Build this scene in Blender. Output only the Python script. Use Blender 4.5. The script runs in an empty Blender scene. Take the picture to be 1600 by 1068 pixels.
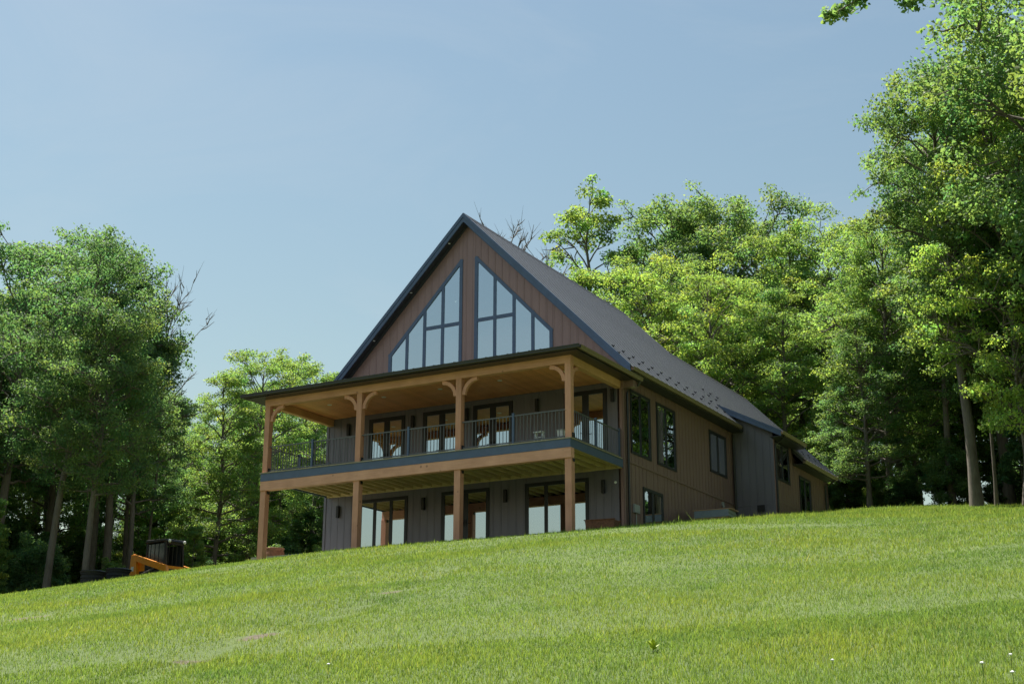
import bpy, math, random
import numpy as np
from mathutils import Vector, Matrix
R = math.radians
scene = bpy.context.scene
COL = scene.collection

# ------------------------------------------------------------------ camera
cam_d = bpy.data.cameras.new('camera')
cam = bpy.data.objects.new('camera', cam_d); COL.objects.link(cam)
CAM = (18.708, -40.338, -6.698)
_yaw, _pit, _rol = .518, .286, .003
_F = Vector((-math.sin(_yaw)*math.cos(_pit), math.cos(_yaw)*math.cos(_pit), math.sin(_pit)))
_R = Vector((math.cos(_yaw), math.sin(_yaw), 0)); _U = _R.cross(_F)
_R, _U = _R*math.cos(_rol)+_U*math.sin(_rol), _U*math.cos(_rol)-_R*math.sin(_rol)
cam.matrix_world = Matrix(((_R.x, _U.x, -_F.x, CAM[0]), (_R.y, _U.y, -_F.y, CAM[1]), (_R.z, _U.z, -_F.z, CAM[2]), (0, 0, 0, 1)))
cam_d.sensor_width = 36; cam_d.lens = 2115.8/1600*36
cam_d.clip_start = .1; cam_d.clip_end = 20000
scene.camera = cam

# ------------------------------------------------------------------ sky, sun, exposure
SUN = Vector((-.40, .10, 1.0)).normalized()          # towards the sun
w = bpy.data.worlds.new('World'); scene.world = w; w.use_nodes = True
nt = w.node_tree; bg = nt.nodes['Background']
sky = nt.nodes.new('ShaderNodeTexSky'); sky.sky_type = 'NISHITA'; sky.sun_disc = False
sky.sun_elevation = math.asin(SUN.z); sky.sun_rotation = math.atan2(SUN.x, SUN.y)
sky.air_density = 1.8; sky.dust_density = 1.0; sky.ozone_density = .3; sky.altitude = 0
tint = nt.nodes.new('ShaderNodeMix'); tint.data_type = 'RGBA'; tint.blend_type = 'MULTIPLY'; tint.inputs[0].default_value = 1
tint.inputs[7].default_value = (.86, .91, .89, 1)                # a slightly hazy, less violet summer blue
nt.links.new(sky.outputs[0], tint.inputs[6])
tc = nt.nodes.new('ShaderNodeTexCoord'); mp = nt.nodes.new('ShaderNodeMapping'); mp.inputs['Scale'].default_value = (1.6, 2.6, 5.5); mp.inputs['Rotation'].default_value = (.2, .35, .5)
wn = nt.nodes.new('ShaderNodeTexNoise'); wn.inputs['Scale'].default_value = 1.7; wn.inputs['Detail'].default_value = 7; wn.inputs['Roughness'].default_value = .62; wn.inputs['Distortion'].default_value = .7
wr_ = nt.nodes.new('ShaderNodeMapRange'); wr_.inputs['From Min'].default_value = .46; wr_.inputs['From Max'].default_value = .80; wr_.inputs['To Max'].default_value = .20
cw_ = nt.nodes.new('ShaderNodeMix'); cw_.data_type = 'RGBA'; cw_.inputs[7].default_value = (5.6, 6.0, 6.4, 1)   # thin high haze and wisps over the whole sky
nt.links.new(tc.outputs['Generated'], mp.inputs[0]); nt.links.new(mp.outputs[0], wn.inputs['Vector']); nt.links.new(wn.outputs['Fac'], wr_.inputs['Value'])
nt.links.new(wr_.outputs[0], cw_.inputs[0]); nt.links.new(tint.outputs[2], cw_.inputs[6]); nt.links.new(cw_.outputs[2], bg.inputs[0]); bg.inputs[1].default_value = .055
sl = bpy.data.lights.new('sun', 'SUN'); sl.energy = 5.0; sl.angle = R(.53); sl.color = (1, .95, .86)
so = bpy.data.objects.new('sun', sl); COL.objects.link(so)
so.rotation_euler = SUN.to_track_quat('Z', 'Y').to_euler(); so.location = SUN*80
vs = scene.view_settings
vs.view_transform = 'Standard'; vs.look = 'None'; vs.exposure = 1.1; vs.gamma = 1; vs.use_curve_mapping = False
scene.cycles.max_bounces = 7; scene.cycles.transparent_max_bounces = 8
scene.cycles.diffuse_bounces = 4; scene.cycles.glossy_bounces = 4; scene.cycles.transmission_bounces = 4
scene.cycles.sample_clamp_indirect = 6

# ------------------------------------------------------------------ helpers
def tag(o, label=None, cat=None, group=None, kind=None):
    if label: o['label'] = label
    if cat: o['category'] = cat
    if group: o['group'] = group
    if kind: o['kind'] = kind
    return o
def empty(name, loc=(0, 0, 0), rz=0):
    o = bpy.data.objects.new(name, None); COL.objects.link(o); o.location = loc; o.rotation_euler = (0, 0, rz); o.empty_display_size = .3
    return o
def link(name, me, mat=None, parent=None):
    o = bpy.data.objects.new(name, me); COL.objects.link(o)
    if mat is not None and len(me.materials) == 0: me.materials.append(mat)
    if parent: o.parent = parent
    return o
class MB:
    def __init__(s): s.v = []; s.f = []; s.e = 0
    def box(s, x0, x1, y0, y1, z0, z1):
        b = len(s.v)
        s.v += [(x0,y0,z0),(x1,y0,z0),(x1,y1,z0),(x0,y1,z0),(x0,y0,z1),(x1,y0,z1),(x1,y1,z1),(x0,y1,z1)]
        s.f += [tuple(b+i for i in q) for q in ((0,3,2,1),(4,5,6,7),(0,1,5,4),(1,2,6,5),(2,3,7,6),(3,0,4,7))]
        return s
    def prism(s, ring, off):                  # ring: 3D points, off: vector
        b = len(s.v); n = len(ring); o = Vector(off)
        s.v += [tuple(p) for p in ring]+[tuple(Vector(p)+o) for p in ring]
        s.f += [tuple(b+i for i in range(n))[::-1], tuple(b+n+i for i in range(n))]
        s.f += [(b+i, b+(i+1) % n, b+n+(i+1) % n, b+n+i) for i in range(n)]
        return s
    def bar(s, p, q, wid, dep, n):            # bar from p to q, wid across in the plane with normal n, dep along n
        p, q, n = Vector(p), Vector(q), Vector(n).normalized()
        t = (q-p).normalized(); c = t.cross(n).normalized()*wid/2
        return s.prism([p-c, q-c, q+c, p+c], n*dep)
    def tube(s, pts, rad, n=8, cap=True):
        pts = [Vector(p) for p in pts]; rr = rad if isinstance(rad, (list, tuple)) else [rad]*len(pts)
        b0 = len(s.v); up = Vector((.13, .21, .97))
        for i, p in enumerate(pts):
            d = (pts[min(i+1, len(pts)-1)]-pts[max(i-1, 0)]).normalized()
            if abs(d.dot(up)) > .98: up = Vector((1, .1, 0))
            a = d.cross(up).normalized(); c = d.cross(a)
            for k in range(n):
                th = 2*math.pi*k/n; s.v.append(tuple(p+(a*math.cos(th)+c*math.sin(th))*rr[i]))
        for i in range(len(pts)-1):
            for k in range(n):
                s.f.append((b0+i*n+k, b0+i*n+(k+1) % n, b0+(i+1)*n+(k+1) % n, b0+(i+1)*n+k))
        if cap:
            s.f.append(tuple(b0+k for k in range(n))[::-1]); s.f.append(tuple(b0+(len(pts)-1)*n+k for k in range(n)))
        return s
    def lathe(s, prof, n=20, c=(0, 0, 0)):    # prof: (r, z)
        b = len(s.v)
        for r, z in prof:
            for k in range(n):
                th = 2*math.pi*k/n; s.v.append((c[0]+r*math.cos(th), c[1]+r*math.sin(th), c[2]+z))
        for i in range(len(prof)-1):
            for k in range(n):
                s.f.append((b+i*n+k, b+i*n+(k+1) % n, b+(i+1)*n+(k+1) % n, b+(i+1)*n+k))
        s.f.append(tuple(b+k for k in range(n))[::-1]); s.f.append(tuple(b+(len(prof)-1)*n+k for k in range(n)))
        return s
    def mesh(s, name, smooth=False):
        me = bpy.data.meshes.new(name); me.from_pydata(s.v, [], s.f); me.update()
        if smooth: me.polygons.foreach_set('use_smooth', [True]*len(me.polygons))
        return me
    def build(s, name, mat, parent=None, smooth=False, bevel=0):
        o = link(name, s.mesh(name, smooth), mat, parent)
        if bevel:
            m = o.modifiers.new('bevel', 'BEVEL'); m.width = bevel; m.segments = 2; m.limit_method = 'ANGLE'
        return o
def np_mesh(name, V, F, col=None):            # V (n,3), F (m,k)
    me = bpy.data.meshes.new(name); V = np.asarray(V, 'f4'); F = np.asarray(F, 'i4'); m, k = F.shape
    me.vertices.add(len(V)); me.vertices.foreach_set('co', V.ravel())
    me.loops.add(m*k); me.loops.foreach_set('vertex_index', F.ravel())
    me.polygons.add(m); me.polygons.foreach_set('loop_start', np.arange(0, m*k, k, dtype='i4'))
    if col is not None:
        a = me.attributes.new('Col', 'FLOAT_COLOR', 'FACE'); a.data.foreach_set('color', np.asarray(col, 'f4').ravel())
    me.update(calc_edges=True); return me

# ------------------------------------------------------------------ materials
def mat(name):
    m = bpy.data.materials.new(name); m.use_nodes = True
    return m, m.node_tree, m.node_tree.nodes['Principled BSDF']
def noise(nt, scale, det=4, rough=.6, stretch=None, coord='Object', dist=0):
    tc = nt.nodes.new('ShaderNodeTexCoord'); n = nt.nodes.new('ShaderNodeTexNoise')
    n.inputs['Scale'].default_value = scale; n.inputs['Detail'].default_value = det; n.inputs['Roughness'].default_value = rough
    n.inputs['Distortion'].default_value = dist
    src = tc.outputs[coord]
    if stretch:
        mp = nt.nodes.new('ShaderNodeMapping'); mp.inputs['Scale'].default_value = stretch
        nt.links.new(src, mp.inputs[0]); src = mp.outputs[0]
    nt.links.new(src, n.inputs['Vector']); return n.outputs['Fac']
def ramp(nt, fac, stops):
    r = nt.nodes.new('ShaderNodeValToRGB'); e = r.color_ramp.elements
    while len(e) < len(stops): e.new(.5)
    for i, (p, c) in enumerate(stops): e[i].position = p; e[i].color = (*c, 1)
    nt.links.new(fac, r.inputs[0]); return r.outputs[0]
def bump(nt, fac, bsdf, st=.3, d=.01):
    b = nt.nodes.new('ShaderNodeBump'); b.inputs['Strength'].default_value = st; b.inputs['Distance'].default_value = d
    nt.links.new(fac, b.inputs['Height']); nt.links.new(b.outputs[0], bsdf.inputs['Normal'])
def mixc(nt, fac, a, b, mode='MIX'):
    m = nt.nodes.new('ShaderNodeMix'); m.data_type = 'RGBA'; m.blend_type = mode
    for s, v in ((m.inputs[0], fac), (m.inputs[6], a), (m.inputs[7], b)):
        if hasattr(v, 'links'): nt.links.new(v, s)
        elif isinstance(v, (int, float)): s.default_value = v
        else: s.default_value = (*v, 1)
    return m.outputs[2]
def objrand(nt):
    return nt.nodes.new('ShaderNodeObjectInfo').outputs['Random']
def simple(name, c, rough=.6, metal=0, var=.12, scale=6, stretch=None, bmp=0, spec=.5, objvar=0):
    m, nt, b = mat(name)
    f = noise(nt, scale, stretch=stretch)
    c0 = tuple(x*(1-var) for x in c); c1 = tuple(min(1, x*(1+var)) for x in c)
    col = ramp(nt, f, [(.3, c0), (.7, c1)])
    if objvar:
        col = mixc(nt, objvar, col, ramp(nt, objrand(nt), [(0, (.35, .35, .35)), (1, (1, 1, 1))]), 'MULTIPLY')
    nt.links.new(col, b.inputs['Base Color']); b.inputs['Roughness'].default_value = rough; b.inputs['Metallic'].default_value = metal
    b.inputs['Specular IOR Level'].default_value = spec
    if bmp: bump(nt, f, b, bmp)
    return m
def wood(name, c0, c1, axis=2, rough=.65, objvar=.35, grain=1.0):
    m, nt, b = mat(name)
    st = [14, 14, 14]; st[axis] = .7
    f = noise(nt, 2.2*grain, 6, .65, st, dist=.6); k = noise(nt, 1.6, 3, .5)
    col = ramp(nt, f, [(.28, c0), (.72, c1)])
    col = mixc(nt, .35, col, ramp(nt, k, [(.3, tuple(x*.7 for x in c0)), (.7, c1)]))
    vo = nt.nodes.new('ShaderNodeTexVoronoi'); vo.inputs['Scale'].default_value = 1.7
    tc = nt.nodes.new('ShaderNodeTexCoord'); nt.links.new(tc.outputs['Object'], vo.inputs['Vector'])
    kn = ramp(nt, vo.outputs['Distance'], [(.03, (.35, .3, .28)), (.09, (1, 1, 1))])
    col = mixc(nt, .8, col, kn, 'MULTIPLY')
    if objvar: col = mixc(nt, objvar, col, ramp(nt, objrand(nt), [(0, (.55, .5, .45)), (1, (1, 1, 1))]), 'MULTIPLY')
    nt.links.new(col, b.inputs['Base Color']); b.inputs['Roughness'].default_value = rough
    bump(nt, f, b, .25, .006); return m
M = {}
M['siding'] = simple('siding brown', (.275, .172, .155), .42, metal=.35, var=.07, scale=3, stretch=(1, 1, .25), bmp=.05, objvar=.07)
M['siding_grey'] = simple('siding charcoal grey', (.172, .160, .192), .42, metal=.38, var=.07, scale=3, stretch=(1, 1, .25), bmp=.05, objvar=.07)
M['trim'] = simple('charcoal trim', (.058, .092, .170), .38, var=.1, scale=4, spec=.6)
M['frame'] = simple('black frame', (.014, .016, .020), .4, var=.1)
M['roof'] = simple('grey metal roof', (.145, .15, .168), .5, metal=.2, var=.09, scale=.8, objvar=.05)
M['gutter_dark'] = simple('dark bronze gutter', (.040, .038, .038), .35, metal=.3, var=.1)
M['gutter'] = simple('bronze gutter', (.23, .175, .125), .35, metal=.35, var=.1)  # lit copy of the dark bronze gutter: sunlit tan highlight put into the colour
M['soffit'] = simple('dark soffit', (.028, .028, .034), .6)
M['black'] = simple('black metal', (.012, .012, .014), .45)
M['rail'] = simple('railing metal', (.11, .113, .122), .4, var=.06)
M['post'] = wood('timber post', (.54, .245, .15), (.78, .40, .27), 2)
M['beam'] = wood('timber beam', (.56, .26, .16), (.80, .42, .285), 0)
M['beamy'] = wood('timber side beam', (.56, .29, .14), (.76, .44, .23), 1)
M['ceil'] = wood('ceiling board', (.72, .28, .115), (.90, .42, .19), 1, .5)
M['joist'] = wood('treated joist', (.60, .45, .20), (.80, .64, .34), 1)
M['deck'] = wood('deck board', (.34, .28, .20), (.48, .41, .31), 0)
M['white'] = simple('white plastic', (.72, .72, .70), .4, var=.04)
M['grey'] = simple('grey enamel', (.36, .37, .37), .45, var=.06)
M['inner'] = simple('interior plaster', (.45, .43, .40), .8, var=.04)
M['floor'] = simple('interior floor', (.25, .17, .10), .5)
M['conc'] = simple('concrete', (.32, .31, .29), .85, var=.15, scale=9, bmp=.2)
M['rust'] = simple('rusty steel', (.20, .085, .045), .75, var=.35, scale=14, bmp=.2)
M['rubber'] = simple('black rubber', (.018, .018, .019), .75, var=.25, scale=20, bmp=.1)
M['orange'] = simple('orange paint', (.75, .26, .012), .35, var=.12, scale=9)
M['steel'] = simple('worn steel', (.22, .21, .20), .45, metal=.7, var=.2, scale=16)
M['sheet'] = simple('blue grey sheet', (.26, .31, .37), .45, var=.1)
M['pallet'] = wood('raw pallet', (.42, .24, .14), (.58, .37, .24), 0)
M['soil'] = simple('potting soil', (.05, .035, .022), .95, var=.4, scale=30, bmp=.4)
M['flower'] = simple('white petal', (.80, .79, .84), .6, var=.05)
def glass():
    m, nt, b = mat('window glass'); nt.nodes.remove(b)
    out = nt.nodes['Material Output']
    g = nt.nodes.new('ShaderNodeBsdfGlossy'); g.inputs['Roughness'].default_value = .004; g.inputs['Color'].default_value = (.92, .97, 1, 1)
    t = nt.nodes.new('ShaderNodeBsdfTransparent'); t.inputs['Color'].default_value = (.32, .38, .38, 1)
    f = nt.nodes.new('ShaderNodeFresnel'); f.inputs['IOR'].default_value = 1.5
    mr = nt.nodes.new('ShaderNodeMapRange'); mr.inputs['To Min'].default_value = .60; mr.inputs['To Max'].default_value = 1
    nt.links.new(f.outputs[0], mr.inputs['Value'])
    mx = nt.nodes.new('ShaderNodeMixShader'); nt.links.new(mr.outputs[0], mx.inputs[0])
    nt.links.new(t.outputs[0], mx.inputs[1]); nt.links.new(g.outputs[0], mx.inputs[2]); nt.links.new(mx.outputs[0], out.inputs[0])
    return m
M['glass'] = glass()
M['cabglass'] = simple('tinted cab glass', (.06, .065, .07), .12, var=.1, spec=.5)
def emis(name, c, s):
    m, nt, b = mat(name); b.inputs['Base Color'].default_value = (*c, 1); b.inputs['Emission Color'].default_value = (*c, 1); b.inputs['Emission Strength'].default_value = s
    return m
M['lamp'] = emis('lamp glow', (1, .93, .8), 2.2)
def leafmat(name, base, tr, transl=.42, spec=.5):
    m, nt, b = mat(name); out = nt.nodes['Material Output']
    at = nt.nodes.new('ShaderNodeAttribute'); at.attribute_name = 'Col'
    oi = nt.nodes.new('ShaderNodeObjectInfo')
    c = mixc(nt, 1, at.outputs['Color'], oi.outputs['Color'], 'MULTIPLY')
    cb = mixc(nt, 1, c, base, 'MULTIPLY'); ct = mixc(nt, 1, c, tr, 'MULTIPLY')
    nt.links.new(cb, b.inputs['Base Color']); b.inputs['Roughness'].default_value = .55; b.inputs['Specular IOR Level'].default_value = spec
    t = nt.nodes.new('ShaderNodeBsdfTranslucent'); nt.links.new(ct, t.inputs[0])
    mx = nt.nodes.new('ShaderNodeMixShader'); mx.inputs[0].default_value = transl
    nt.links.new(b.outputs[0], mx.inputs[1]); nt.links.new(t.outputs[0], mx.inputs[2]); nt.links.new(mx.outputs[0], out.inputs[0])
    return m
M['leaf'] = leafmat('tree leaf', (.145, .212, .100), (.36, .51, .12), .50, .22)
M['grass'] = leafmat('grass blade', (.182, .270, .064), (.37, .50, .08), .36, .12)
def barkmat():
    m, nt, b = mat('bark'); f = noise(nt, 3, 6, .7, (5, 5, .8)); k = noise(nt, .6, 3)
    c = ramp(nt, f, [(.3, (.055, .042, .033)), (.7, (.20, .165, .135))])
    c = mixc(nt, .4, c, ramp(nt, k, [(.35, (.09, .08, .06)), (.7, (.22, .2, .18))]))
    nt.links.new(c, b.inputs['Base Color']); b.inputs['Roughness'].default_value = .9; bump(nt, f, b, .6, .03); return m
M['bark'] = barkmat()
# ------------------------------------------------------------------ terrain
def sst(a, b, x):
    t = np.clip((x-a)/(b-a), 0, 1); return t*t*(3-2*t)
def ground_np(x, y):
    x = np.asarray(x, float); y = np.asarray(y, float)
    z = .165*y - np.where(y < -5, .0467*(-5-y), 0)
    z = np.where(y < -42, -8.66+.15*(np.maximum(y, -160)+42), z)
    z = z - np.where(y > 24, .05*(np.minimum(y, 140)-24), 0) - np.where(y > 140, .165*(y-140), 0)
    z = z - .04*np.clip(-8-x, 0, 16) - .5*sst(2, 12, x) - .85*sst(18.6, 21.2, -x)
    z = z + .035*np.sin(x*.9+1.3*np.sin(y*.37))*np.sin(y*.8+.7)*np.clip((-6-y)/6, 0, 1)
    # shallow drainage rut across the lawn
    d = rut_dist(x, y); z = z - .08*np.exp(-(d/.34)**2)*(.55+.45*np.sin(x*2.3+y*1.9))
    # level terrace dug out under the deck
    t = sst(-13.2, -12.9, x)*(1-sst(-.25, -.02, x))*sst(-3.75, -3.4, y)*(1-sst(.25, .6, y))
    z = z*(1-t)+(-.64)*t
    return z
RUT = np.array([(8.2, -32.2), (7.37, -29.93), (6.9, -28.57), (6.43, -26.9), (6.03, -24.9), (5.51, -22.19), (4.71, -19.33), (3.6, -16.5)])
def rut_dist(x, y):
    d = np.full(np.shape(x), 1e9)
    for (ax, ay), (bx, by) in zip(RUT[:-1], RUT[1:]):
        vx, vy = bx-ax, by-ay; t = np.clip(((x-ax)*vx+(y-ay)*vy)/(vx*vx+vy*vy), 0, 1)
        d = np.minimum(d, np.hypot(x-ax-t*vx, y-ay-t*vy))
    return d
SOIL = [(6.43, -26.9, .40, .13), (6.1, -25.3, .42, .16), (6.25, -26.0, .2, .1), (7.4, -30.2, .3, .10), (-3.6, -19.8, .8, .3), (-1.9, -22.5, .5, .2), (-17.9, -3.2, 1.2, .5), (-18.4, -4.6, .9, .5), (5.0, -20.2, .4, .15)]
def soil_mask(x, y):
    m = np.zeros(np.shape(x))
    for cx, cy, a, b in SOIL:
        u = (x-cx)*.42+(y-cy)*.91; v = -(x-cx)*.91+(y-cy)*.42
        wob = 1+.35*np.sin(5*x+3*y+cx)+.25*np.sin(11*y-7*x)
        m = np.maximum(m, np.exp(-((u/a)**2+(v/b)**2)*wob))
    return m
def lawn_mask(x, y):          # 1 on the lawn, 0 in the woods
    wob = .8*np.sin(y*.45)+.5*np.sin(x*.6+y*1.1)
    a = (x > -20.6+wob*.4) & (y < 25.5+.5*wob+.35*np.minimum(x, 0)*0)
    b = ~((x > 15.5+wob*.5) & (y > -8))
    return a & b
def axis(lo, hi, step, far):
    c = list(np.arange(lo, hi+1e-6, step)); s = step
    x = hi
    while x < far: s *= 1.35; x += s; c.append(x)
    x = lo; s = step; pre = []
    while x > -far: s *= 1.35; x -= s; pre.append(x)
    return np.array(pre[::-1]+c)
gx = axis(-26, 20, .3, 4000); gy = axis(-36, 30, .3, 4000)
GX, GY = np.meshgrid(gx, gy); GZ = ground_np(GX, GY)
nx, ny = len(gx), len(gy)
ii = (np.arange(ny-1)[:, None]*nx+np.arange(nx-1)[None, :]).ravel()
FF = np.stack([ii, ii+1, ii+nx+1, ii+nx], 1)
me = np_mesh('ground', np.stack([GX, GY, GZ], -1).reshape(-1, 3), FF)
sa = me.attributes.new('soil', 'FLOAT', 'POINT'); sa.data.foreach_set('value', soil_mask(GX, GY).astype('f4').ravel())
cx_, cy_ = GX.ravel()[FF].mean(1), GY.ravel()[FF].mean(1)
me.polygons.foreach_set('material_index', np.where(lawn_mask(cx_, cy_), 0, 1).astype('i4')); me.polygons.foreach_set('use_smooth', np.ones(len(FF), bool))
m, nt, b = mat('lawn ground')
f1 = noise(nt, .35, 4); f2 = noise(nt, 9, 5, .7)
c = ramp(nt, f1, [(.3, (.060, .100, .022)), (.7, (.105, .150, .032))]); c = mixc(nt, .5, c, ramp(nt, f2, [(.3, (.040, .062, .016)), (.7, (.115, .15, .04))]))
sat = nt.nodes.new('ShaderNodeAttribute'); sat.attribute_name = 'soil'
sm = ramp(nt, sat.outputs['Fac'], [(.35, (0, 0, 0)), (.6, (1, 1, 1))])
c = mixc(nt, sm, c, ramp(nt, f2, [(.3, (.06, .047, .03)), (.7, (.14, .112, .075))]))
nt.links.new(c, b.inputs['Base Color']); b.inputs['Roughness'].default_value = .95; bump(nt, f2, b, .6, .05); M['lawn'] = m
M['litter'] = simple('leaf litter', (.055, .045, .028), .95, var=.5, scale=5, bmp=.5)
me.materials.append(M['lawn']); me.materials.append(M['litter'])
g = link('ground', me); tag(g, 'sloping green lawn rising to the house and the woods', kind='structure')
def gz(x, y): return float(ground_np(x, y))

# ------------------------------------------------------------------ house
H = empty('house'); tag(H, 'brown board-sided gabled house with timber porch, deck and grey metal roof', 'house')
W = 12.36
def P3(ax, pl, u, z, out=0):      # point on a wall: ax 1 = front walls (u is x), ax 0 = right walls (u is y)
    return (u, pl-out, z) if ax == 1 else (pl+out, u, z)
def const(c): return lambda u: c
def pieces(u0, u1, zlo, zhi, ops, brk):
    """split a wall into columns at brk, leaving the openings; returns [(ua, ub, zb_a, zb_b, zt_b, zt_a)]"""
    cuts = sorted(set([round(u0, 4), round(u1, 4)]+[round(x, 4) for x in brk if u0 < x < u1]+[round(x, 4) for o in ops for x in (o[0], o[1]) if u0 < x < u1]))
    res = []
    for a, bb in zip(cuts[:-1], cuts[1:]):
        if bb-a < .012: continue
        mid = (a+bb)/2; segs = [(zlo, zhi)]
        for o in ops:
            if o[0]-1e-4 <= mid <= o[1]+1e-4:
                new = []
                for lo, hi in segs:
                    if o[2](mid) > lo(mid)+.02: new.append((lo, (lambda u, p=o[2], q=hi: min(p(u), q(u)))))
                    if o[3](mid) < hi(mid)-.02: new.append(((lambda u, p=o[3], q=lo: max(p(u), q(u))), hi))
                segs = [s for s in new if s[1](mid)-s[0](mid) > .02]
        for lo, hi in segs:
            if hi(mid)-lo(mid) > .03: res.append((a, bb, lo(a), lo(bb), max(hi(bb), lo(bb)+.001), max(hi(a), lo(a)+.001)))
    return res
def siding(wall, ax, pl, u0, u1, zlo, zhi, ops, pitch=.305, start=None, m='siding'):
    grid = np.arange(u0 if start is None else start, u1, pitch)
    outv = (0, -.02, 0) if ax == 1 else (.02, 0, 0)
    for a, bb, z0a, z0b, z1b, z1a in pieces(u0, u1, zlo, zhi, ops, grid):
        g = .003 if bb-a > .04 else .001
        ring = [P3(ax, pl, a+g, z0a), P3(ax, pl, bb-g, z0b), P3(ax, pl, bb-g, z1b), P3(ax, pl, a+g, z1a)]
        mb = MB().prism(ring, outv)
        # raised batten along the board's edge
        if bb-a > .2:
            k = .05; za = z0a+(z0b-z0a)*k/(bb-a); zb = z1a+(z1b-z1a)*k/(bb-a)
            ring = [P3(ax, pl, a+g+.003, z0a+.003, .019), P3(ax, pl, a+k, za+.003, .019), P3(ax, pl, a+k, zb-.003, .019), P3(ax, pl, a+g+.003, z1a-.003, .019)]
            mb.prism(ring, tuple(v*.5 for v in outv))
        mb.build('siding_board', M[m], wall)
def core(name, ax, pl, u0, u1, zlo, zhi, ops, th=.16):
    mb = MB(); inv = (0, th, 0) if ax == 1 else (-th, 0, 0)
    for a, bb, z0a, z0b, z1b, z1a in pieces(u0, u1, zlo, zhi, ops, []):
        mb.prism([P3(ax, pl, a, z0a), P3(ax, pl, bb, z0b), P3(ax, pl, bb, z1b), P3(ax, pl, a, z1a)], inv)
    return mb.build(name, M['siding'], H)
def opening(u0, u1, z0, z1): return (u0, u1, const(z0), const(z1))
RS = 1.006; RX, RZ = -W/2, 12.106              # main roof: slope, ridge x and z
def roof_z(x): return RZ-RS*abs(x-RX)
def under(x): return roof_z(x)-.30
ups = [(-10.40, -8.80), (-8.00, -6.36), (-5.86, -4.24), (-2.20, -.57)]
los = [(-10.76, -8.59, 3), (-7.14, -5.17, 2), (-3.74, -1.30, 3)]
SILL = 6.25
GL = [(-9.60, -6.40, 7.22, 10.45), (-5.84, -2.64, 10.45, 7.22)]   # x0, x1, top at x0, top at x1
ops_up = [opening(a, bb, 2.32, 4.79) for a, bb in ups]
ops_lo = [opening(a, bb, -.40, 1.78) for a, bb, n in los]
ops_g = [(a, bb, const(SILL), (lambda u, a=a, bb=bb, t0=t0, t1=t1: t0+(t1-t0)*(u-a)/(bb-a))) for a, bb, t0, t1 in GL]
front = core('front_wall', 1, .02, -W, 0, const(-.9), under, ops_up+ops_lo+ops_g)
siding(front, 1, .02, -W, 0, const(-.6), const(2.02), ops_lo, m='siding_grey')
siding(front, 1, .02, -W, 0, const(2.31), const(5.0), ops_up, m='siding_grey')
siding(front, 1, .02, -W, 0, const(5.9), under, ops_g)
side_w = [(.60, 2.28, 2.60, 4.83), (2.80, 4.50, 2.60, 4.85), (7.83, 9.62, 3.20, 4.85), (1.50, 3.20, .15, 1.60)]
ops_s = [opening(*q) for q in side_w]
right = core('side_wall', 0, -.02, 0, 23.3, const(-.9), const(5.45), ops_s)
siding(right, 0, -.02, .02, 10.42, const(-.3), const(2.25), ops_s, start=.0)
siding(right, 0, -.02, .02, 10.42, const(2.30), const(5.28), ops_s, start=.0)
MB().box(-.02, .035, .02, 10.42, 2.245, 2.305).build('band_trim', M['siding'], right)
MB().box(-.02, .028, .0, .10, -.3, 5.2).box(-.105, -.0, -.028, .02, -.6, 4.95).build('corner_board', M['siding'], right)
MB().box(-W-.0, -W+.1, -.028, .02, -.6, 4.95).build('corner_board', M['siding_grey'], front)
# left and back walls, interior floors and partitions
MB().box(-W, -W+.16, .18, 13.2, -.9, 5.45).build('side_wall', M['siding'], H)
bk = MB(); bk.prism([(-W+.16, 13.2, -.9), (-.18, 13.2, -.9), (-.18, 13.2, 5.4), (RX, 13.2, 11.6), (-W+.16, 13.2, 5.4)], (0, .16, 0))
bk.prism([(-8.0, 23.2, -.9), (-.18, 23.2, -.9), (-.18, 23.2, 5.4), (-4.02, 23.2, 9.4), (-8.0, 23.2, 5.4)], (0, .16, 0)).box(-8.0, -7.84, 13.36, 23.2, -.9, 5.4)
bk.build('back_wall', M['siding'], H)
fl = MB().box(-W+.17, -.19, .19, 13.19, -.62, -.36).box(-W+.17, -.19, .19, 13.19, 2.0, 2.3)
fl.build('floor', M['floor'], H)
pt = MB().box(-W+.17, -.19, 5.5, 5.6, -.36, 2.0).box(-W+.17, -.19, 6.2, 6.3, 2.3, 5.2).box(-8.2, -8.1, .3, 5.5, -.36, 2.0).box(-3.5+.9, -3.4+.9, 1.2, 6.2, 2.3, 5.2)
pt.build('inner_wall', M['inner'], H)
pl = MB().tube([(-8.35, 2.5, 11.0-1.2), (-8.35, 2.5, 9.98)], .008, 6)
pd = pl.build('pendant_lamp', M['black'], H)
MB().lathe([(.02, .08), (.09, .06), (.13, 0), (.12, -.09), (.05, -.14)], 14, (-8.35, 2.5, 9.92)).build('lamp_globe', M['lamp'], pd, True)

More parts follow.
